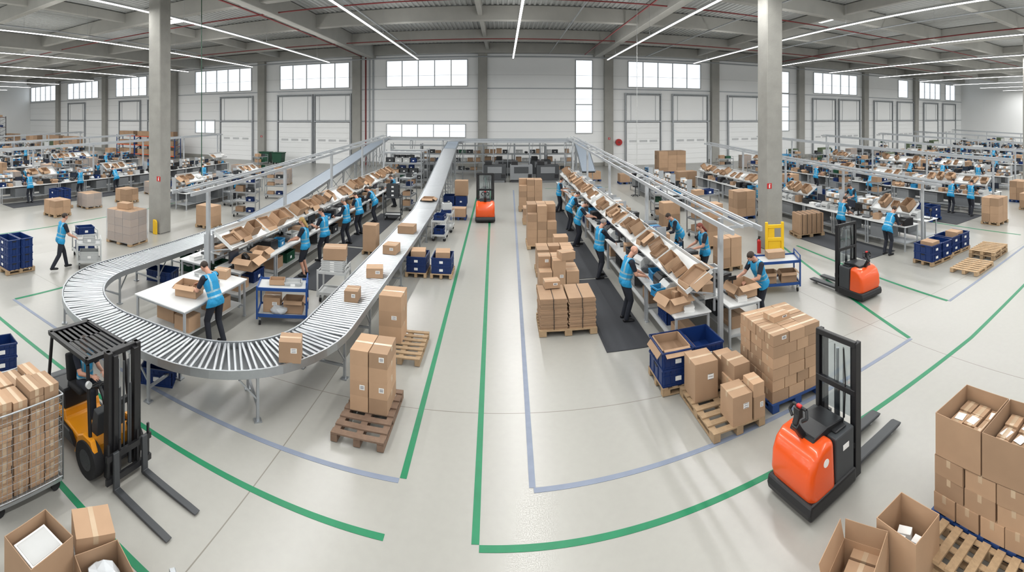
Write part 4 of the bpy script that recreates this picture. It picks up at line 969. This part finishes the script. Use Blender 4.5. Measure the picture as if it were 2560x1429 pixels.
# ---------------------------------------------------------------- people
def ico(n_=2):
    bm=bmesh.new(); bmesh.ops.create_icosphere(bm,subdivisions=n_,radius=1); p=[v_.co.copy() for v_ in bm.verts]; bm.free(); return p
ICO=ico()
def ik(a,t,l1,l2,hint):
    d=t-a; L=min(d.length,(l1+l2)*.995); dn=d.normalized(); t=a+dn*L
    x=(l1*l1-l2*l2+L*L)/(2*L); h=math.sqrt(max(0,l1*l1-x*x)); hn=(hint-dn*hint.dot(dn)).normalized()
    return a+dn*x+hn*h,t
def person_meshes(lean=12,nod=25,yaw=0,HL=(-.14,.42,1.0),HR=(.14,.42,1.0),FL=(-.12,0,.09),FR=(.12,0,.09),longsleeve=False,shorts=False,seated=False,hair='short',hairm=None,vox=.009,woman=False,belly=0):
    E=[]; P=V((0,0,.95)); a=rad(lean)
    def T(p):
        v_=V(p)-P; return P+V((v_.x,v_.y*math.cos(a)+v_.z*math.sin(a),-v_.y*math.sin(a)+v_.z*math.cos(a)))
    def Ti(p):
        v_=V(p)-P; return P+V((v_.x,v_.y*math.cos(a)-v_.z*math.sin(a),v_.y*math.sin(a)+v_.z*math.cos(a)))
    N=V((0,0,1.52)); na=rad(nod)-a*.3
    Rh=Matrix.Rotation(rad(yaw),3,'Z')@Matrix.Rotation(-na,3,'X')
    def H(p): return T(N+Rh@(V(p)-N))
    def Hi(p): return N+Rh.inverted()@(Ti(p)-N)
    Mt=Matrix(((1,0,0),(0,math.cos(a),math.sin(a)),(0,-math.sin(a),math.cos(a))))
    I3=Matrix.Identity(3)
    def e(p0,r0,p1,r1,tag,rot=I3):
        r0=V((r0,)*3) if isinstance(r0,(int,float)) else V(r0); r1=V((r1,)*3) if isinstance(r1,(int,float)) else V(r1)
        E.append((V(p0),r0,V(p1),r1,tag,rot))
    sw=.195 if not woman else .17
    g_=1. if not woman else .92
    e(T((0,0,.95)),(.165*g_,.12+belly*.4,.10),T((0,.01,1.10)),(.158*g_,.115+belly,.08),6,Mt)
    e(T((0,.01,1.10)),(.158*g_,.115+belly,.08),T((0,.01,1.30)),(.185*g_,.13,.10),6,Mt)
    e(T((0,.01,1.30)),(.185*g_,.13,.10),T((0,-.005,1.415)),(sw*.88,.085,.045),6,Mt)
    e((0,0,.93),(.162*g_,.118,.09),(0,0,.89),(.16*g_,.115,.07),2)
    e(T((0,-.01,1.45)),.06,H((0,.005,1.56)),.056,0)
    HM=Mt@Rh
    e(H((0,-.012,1.665)),(.079,.093,.085),H((0,.03,1.64)),(.071,.072,.077),0,HM)
    e(H((0,.03,1.64)),(.066,.064,.07),H((0,.048,1.572)),(.044,.042,.033),0,HM)
    e(H((0,.097,1.652)),.009,H((0,.109,1.625)),.012,0)
    for s_ in(-1,1):
        e(H((s_*.081,-.005,1.655)),(.010,.020,.022),H((s_*.079,.0,1.625)),(.010,.014,.016),0,HM)
        e(H((s_*.018,.0955,1.682)),.006,H((s_*.042,.088,1.682)),.006,7)
    e(H((-.018,.087,1.597)),.007,H((.018,.087,1.597)),.007,5)
    for s_,hd,ft in((-1,HL,FL),(1,HR,FR)):
        sh=T((s_*sw,0,1.40)); el,wr_=ik(sh,V(hd),.30,.26,V((s_*.45,-.5,-.9)))
        e(T((s_*sw*.75,0,1.395)),(.07,.07,.05),sh,.060,1)
        mid=sh.lerp(el,.65); e(sh,.062,mid,.056,1); e(mid,.049,el,.044,1 if longsleeve else 0)
        e(el,.045 if not longsleeve else .05,wr_,.031 if not longsleeve else .037,1 if longsleeve else 0)
        d=(wr_-el).normalized(); d=(d+V((-s_*.15,.1,-.15))).normalized()
        nn=V((-s_*.5,0,-.85)); nn=(nn-d*nn.dot(d)).normalized(); sd=d.cross(nn)
        k0=wr_+d*.025; k1=wr_+d*.085
        RM=Matrix((sd,d,nn)).transposed()
        e(k0,(.030,.03,.017),k1,(.042,.022,.014),0,RM)
        th=-1 if sd.x*s_>0 else 1
        for i,L in enumerate((.062,.075,.07,.055)):
            b0=wr_+d*.1+sd*(i-1.5)*.0255*(-th); b1=b0+d*L*.5+nn*.01+sd*(i-1.5)*.004*(-th); b2_=b1+(d*.65+nn*.75)*L*.45
            e(b0-d*.02,.0098,b1,.009,0); e(b1,.009,b2_,.0082,0)
        t0=wr_+d*.04+sd*th*.034; t1=t0+(d*.5+sd*th*.85+nn*.2)*.04; t2=t1+(d*.85+sd*th*.15+nn*.4)*.032
        e(t0,.013,t1,.011,0); e(t1,.0105,t2,.009,0)
        hp=V((s_*.095,0,.90)); kn,an=ik(hp,V(ft),.43,.41,V((s_*.08,1,.1)))
        e(hp,(.092,.105,.10),kn,.070,2)
        e(kn,.068 if not shorts else .056,an,.058 if not shorts else .036,0 if shorts else 2)
        fd=V((s_*.12,1,0)).normalized() if not seated else V((0,1,-.1)).normalized()
        e(an+V((0,0,-.045))-fd*.04,(.042,.045,.045),an+V((0,0,-.055))+fd*.14,(.046,.055,.034),3)
        e(an,.050 if not shorts else .036,an+V((0,0,-.04)),.044,3)
    hullm=M()
    for (p0,r0,p1,r1,tag,rot) in E:
        bm=bmesh.new()
        for p in ICO: bm.verts.new(p0+rot@V((p.x*r0.x,p.y*r0.y,p.z*r0.z)))
        for p in ICO: bm.verts.new(p1+rot@V((p.x*r1.x,p.y*r1.y,p.z*r1.z)))
        res=bmesh.ops.convex_hull(bm,input=bm.verts)
        bmesh.ops.delete(bm,geom=[g for g in res['geom_interior'] if isinstance(g,bmesh.types.BMVert)],context='VERTS')
        bm.verts.index_update(); hullm.add([v_.co for v_ in bm.verts],[[v_.index for v_ in f_.verts] for f_ in bm.faces]); bm.free()
    me=hullm.mesh('tmp',SKIN); tmp=bpy.data.objects.new('tmp',me); COL.objects.link(tmp)
    md=tmp.modifiers.new('r','REMESH'); md.mode='VOXEL'; md.voxel_size=vox; md.use_smooth_shade=True
    ms=tmp.modifiers.new('s','SMOOTH'); ms.factor=.4; ms.iterations=1
    dg=bpy.context.evaluated_depsgraph_get(); body=bpy.data.meshes.new_from_object(tmp.evaluated_get(dg)); bpy.data.objects.remove(tmp); bpy.data.meshes.remove(me)
    nf=len(body.polygons); cen=np.empty(nf*3); body.polygons.foreach_get('center',cen); cen=cen.reshape(-1,3)
    best=np.full(nf,1e9); tag=np.zeros(nf,int)
    for (p0,r0,p1,r1,tg,rot) in E:
        a0=np.array(p0); d_=np.array(p1)-a0; L2=max(1e-9,(d_**2).sum()); t=np.clip(((cen-a0)@d_)/L2,0,1)[:,None]
        c=a0+t*d_; rr_=np.array(r0)*(1-t)+np.array(r1)*t; q_=(cen-c)@np.array(rot)
        nn_=np.sqrt(((q_/rr_)**2).sum(1)); dist=(nn_-1)*rr_.min(1)
        if tg in(5,7): dist=dist-.002
        m_=dist<best; best[m_]=dist[m_]; tag[m_]=tg
    mi={0:0,1:1,2:2,3:3,4:4,5:5,6:1,7:6}
    body.materials.clear()
    HMt=hairm or HAIRD
    for x_ in(SKIN,SHIRT,TROUS,SHOE,EYE,LIP,HMt): body.materials.append(x_)
    body.polygons.foreach_set('material_index',[mi[int(t)] for t in tag]); body.polygons.foreach_set('use_smooth',[True]*nf); body.name='person_body'
    def shell(cond,off,name,mats,mfun):
        bm=bmesh.new(); bm.from_mesh(body); bm.faces.ensure_lookup_table()
        kill=[f_ for f_ in bm.faces if not cond(f_.index,f_.calc_center_median())]
        bm.normal_update(); bmesh.ops.delete(bm,geom=kill,context='FACES')
        nrm={v_:v_.normal.copy() for v_ in bm.verts}
        for f_ in bm.faces: f_.material_index=mfun(f_.calc_center_median()); f_.smooth=True
        for v_ in bm.verts: v_.co+=nrm[v_]*off
        for _ in range(4):
            new={}
            for v_ in bm.verts:
                be=[e_ for e_ in v_.link_edges if len(e_.link_faces)==1]
                if len(be)==2: new[v_]=(v_.co*2+be[0].other_vert(v_).co+be[1].other_vert(v_).co)/4
            for v_,c_ in new.items(): v_.co=c_
        bmesh.ops.solidify(bm,geom=bm.faces[:],thickness=off*.6)
        m3=bpy.data.meshes.new(name); bm.to_mesh(m3); bm.free()
        for x_ in mats: m3.materials.append(x_)
        return m3
    def vc(i,c):
        if tag[i] not in(6,1,2): return False
        l_=Ti(c)
        if not(.82<l_.z<1.475): return False
        if tag[i]==2: return abs(c.x)<.3 and not seated
        return abs(l_.x)<(sw+.015 if l_.z<1.3 else sw-.015) and (tag[i]==6 or l_.z>1.38) and (l_.x**2+(l_.y)**2>.076**2 or l_.z<1.43)
    def vm(c):
        l_=Ti(c)
        return 1 if (.98<l_.z<1.02 or 1.09<l_.z<1.13 or (.09<abs(l_.x)<.12 and l_.z>1.13)) else 0
    vest=shell(vc,.016,'safety_vest',[VEST,REFL],vm)
    hm=None
    if hair!='bald':
        def hc(i,c):
            if tag[i]!=0: return False
            l_=Hi(c)
            if l_.z<1.56: return False
            return (l_.z>1.71 or (l_.z>1.665 and l_.y<.045) or (l_.y<-.02 and l_.z>1.60)) and (c-H((0,0,1.66))).length<.16
        hm=shell(hc,.007,'hair',[HMt],lambda c:0)
        if hair=='long':
            bm=bmesh.new(); bm.from_mesh(hm)
            for p in ICO: bm.verts.new(H((p.x*.075,-.05+p.y*.05,1.62+p.z*.08)))
            vv=bm.verts[:][-len(ICO):]
            for p in ICO: vv.append(bm.verts.new(H((p.x*.06,-.075+p.y*.03,1.43+p.z*.05))))
            bmesh.ops.convex_hull(bm,input=vv)
            for f_ in bm.faces: f_.smooth=True
            bm.to_mesh(hm); bm.free()
    eyes=[]
    for s_ in(-1,1):
        q=M(); c0=H((s_*.031,.086,1.655)); fw=(H((0,1,1.655))-H((0,0,1.655))).normalized()
        q.cyl(c0,c0+fw*.012,.0115,.008,n=12,mi=0); q.cyl(c0+fw*.010,c0+fw*.0135,.005,.004,n=10,mi=1); eyes.append(q.mesh('eye',[WHITE,EYE]))
    return body,vest,hm,eyes
POSE={}
def pose(key,**k): POSE[key]=person_meshes(**k)
pose('work',lean=16,nod=38,HL=(-.13,.46,1.0),HR=(.15,.48,1.02))
pose('pack',lean=24,nod=40,HL=(-.17,.56,1.06),HR=(.15,.60,1.08),FL=(-.13,.06,.09),FR=(.13,-.10,.09))
pose('work2',lean=8,nod=32,HL=(-.2,.40,1.08),HR=(.10,.50,1.0),longsleeve=True,hairm=HAIRG,FL=(-.13,.08,.09),FR=(.12,-.08,.09))
pose('turn',lean=10,nod=22,yaw=35,HL=(-.10,.45,1.15),HR=(.22,.36,1.02),FL=(-.14,.12,.09),FR=(.12,-.12,.09))
pose('bald',lean=14,nod=34,HL=(-.16,.46,1.0),HR=(.16,.44,1.02),hair='bald',belly=.03)
pose('bent',lean=34,nod=30,HL=(-.16,.58,.98),HR=(.16,.56,.98),longsleeve=True)
pose('woman',lean=6,nod=24,HL=(-.14,.42,1.05),HR=(.14,.42,1.05),shorts=True,hair='long',hairm=HAIRB,woman=True)
pose('woman2',lean=10,nod=30,HL=(-.14,.42,1.05),HR=(.14,.44,1.05),hair='long',hairm=HAIRR,woman=True)
pose('walk',lean=12,nod=10,HL=(-.18,.42,1.0),HR=(.18,.42,1.0),FL=(-.1,.26,.10),FR=(.1,-.30,.13))
pose('sit',lean=-4,nod=8,HL=(-.14,.40,1.2),HR=(.14,.40,1.2),FL=(-.15,.50,.52),FR=(.15,.50,.52),seated=True)
def person(key,x,y,face,label,z=0,scale=1.03,group=None):
    b_,v_,h_,ey=POSE[key]; o_=obj('person',b_,(x,y,z),(0,0,rad(face)),scale=scale); o_['label']=label; o_['category']='person'
    if group: o_['group']=group
    obj('safety_vest',v_,parent=o_)
    if h_: obj('hair',h_,parent=o_)
    if x*x+y*y<22**2:
        for e_ in ey: obj('eye',e_,parent=o_)
    return o_
g='people working at the benches'
person('pack',-5.72,7.95,82,'person in blue vest leaning to pack a carton at the table')
person('woman',-5.85,12.8,95,'person with blond hair and shorts in blue vest at bench',group=g)
person('turn',-5.85,14.4,80,'person in blue vest reaching across the packing bench',group=g)
person('work2',-5.85,16.6,85,'person in blue vest with grey hair at the bench',group=g)
person('work',-5.85,18.2,70,'person in blue vest standing turned towards the bench',group=g)
person('bent',-5.85,20.6,95,'person in blue vest bending over the bench',group=g)
person('bald',2.88,10.6,-88,'bald person in blue vest packing at the bench')
person('work2',2.88,13.6,-75,'person in blue vest handling goods at the bench',group=g)
person('pack',2.8,17.2,-95,'person in blue vest leaning over the packing bench',group=g)
person('bent',2.82,19.6,-80,'person in blue vest bending over the bench',group=g)
person('turn',2.88,23.6,-90,'person in blue vest working at the bench',group=g)
person('pack',5.88,9.3,98,'person in blue vest facing the bench with open box')
person('woman2',5.75,12.2,90,'person with auburn hair in blue vest at the bench',group=g)
person('bent',5.85,14.4,90,'person in blue vest bending over the bench',group=g)
person('walk',-12.05,8.4,-12,'person in blue vest pushing a grey trolley')
person('bent',12.05,10.9,-85,'person in blue vest working at the bench',group=g)
person('work',12.1,13.4,-85,'person in blue vest working at the bench',group=g)
person('work',19.4,13.2,-90,'person in blue vest standing at the bench',group=g)
person('turn',19.4,12.0,-90,'person in blue vest standing at the bench',group=g)
for (k,x,y,f_) in(('work',-22.5,13.6,90),('work2',-22.5,17.2,90),('bent',-22.5,20.2,90),('turn',-22.5,24.4,90),('work',-18.9,24.9,60),('work',-14.6,22.4,90),('work2',12.1,19.5,-90),('pack',15.35,16,90),('work',15.3,21,90),('bent',19.4,19,-90),('work',19.4,24,-90),('work2',26.8,16,-90),('pack',26.8,19,-90),('bent',26.8,22,-90),('work',34.9,19,-90),('turn',34.9,24,-90),('work',22.7,20,90),('work',30.2,21,90),('work',-5.85,24.5,90),('turn',-31.5,22,90),('work',-31.5,27,90),('work',-42.3,25,90),('bent',43.4,24,-90),('work',43.4,28,-90),('turn',53.4,27,-90),('work',38.2,27,90),('work2',30.2,27,90),('work',22.6,27,90),('pack',22.6,15,90),('work',30.2,16.5,90),('pack',-25.6,15,-90),('work',-25.6,21,-90),('turn',26.8,27,-90)):
    person(k,x,y,f_,'person in blue vest working at the benches',group=g)
drv=V((0,-.30,1.09-.95+.10))*FS
ang=-math.pi/2-.05; c_,s_=math.cos(ang),math.sin(ang)
person('sit',FKX+drv.x*c_-drv.y*s_,FKY+drv.x*s_+drv.y*c_,math.degrees(ang),'person in blue vest seated driving the forklift',z=drv.z,scale=FS)
flush_cartons(); flush_crates()
# ---------------------------------------------------------------- world + camera
w=bpy.data.worlds.new('overcast_sky'); bpy.context.scene.world=w; w.use_nodes=True
bg=w.node_tree.nodes['Background']; bg.inputs[0].default_value=(.93,.97,1,1); bg.inputs[1].default_value=1.45
sc=bpy.context.scene; sc.view_settings.view_transform='Standard'; sc.view_settings.exposure=0.; sc.view_settings.gamma=.92
cam=bpy.data.cameras.new('camera'); co=bpy.data.objects.new('camera',cam); COL.objects.link(co); sc.camera=co
co.location=(0,0,4.8); co.rotation_euler=(rad(90),0,-.02)
cam.clip_end=300; cam.lens=12; cam.sensor_width=36
cam.type='PANO'; cam.panorama_type='CENTRAL_CYLINDRICAL'
cam.central_cylindrical_range_u_min=-1280/1150; cam.central_cylindrical_range_u_max=1280/1150
cam.central_cylindrical_range_v_min=-1132/1150; cam.central_cylindrical_range_v_max=297/1150
cam.central_cylindrical_radius=1.0
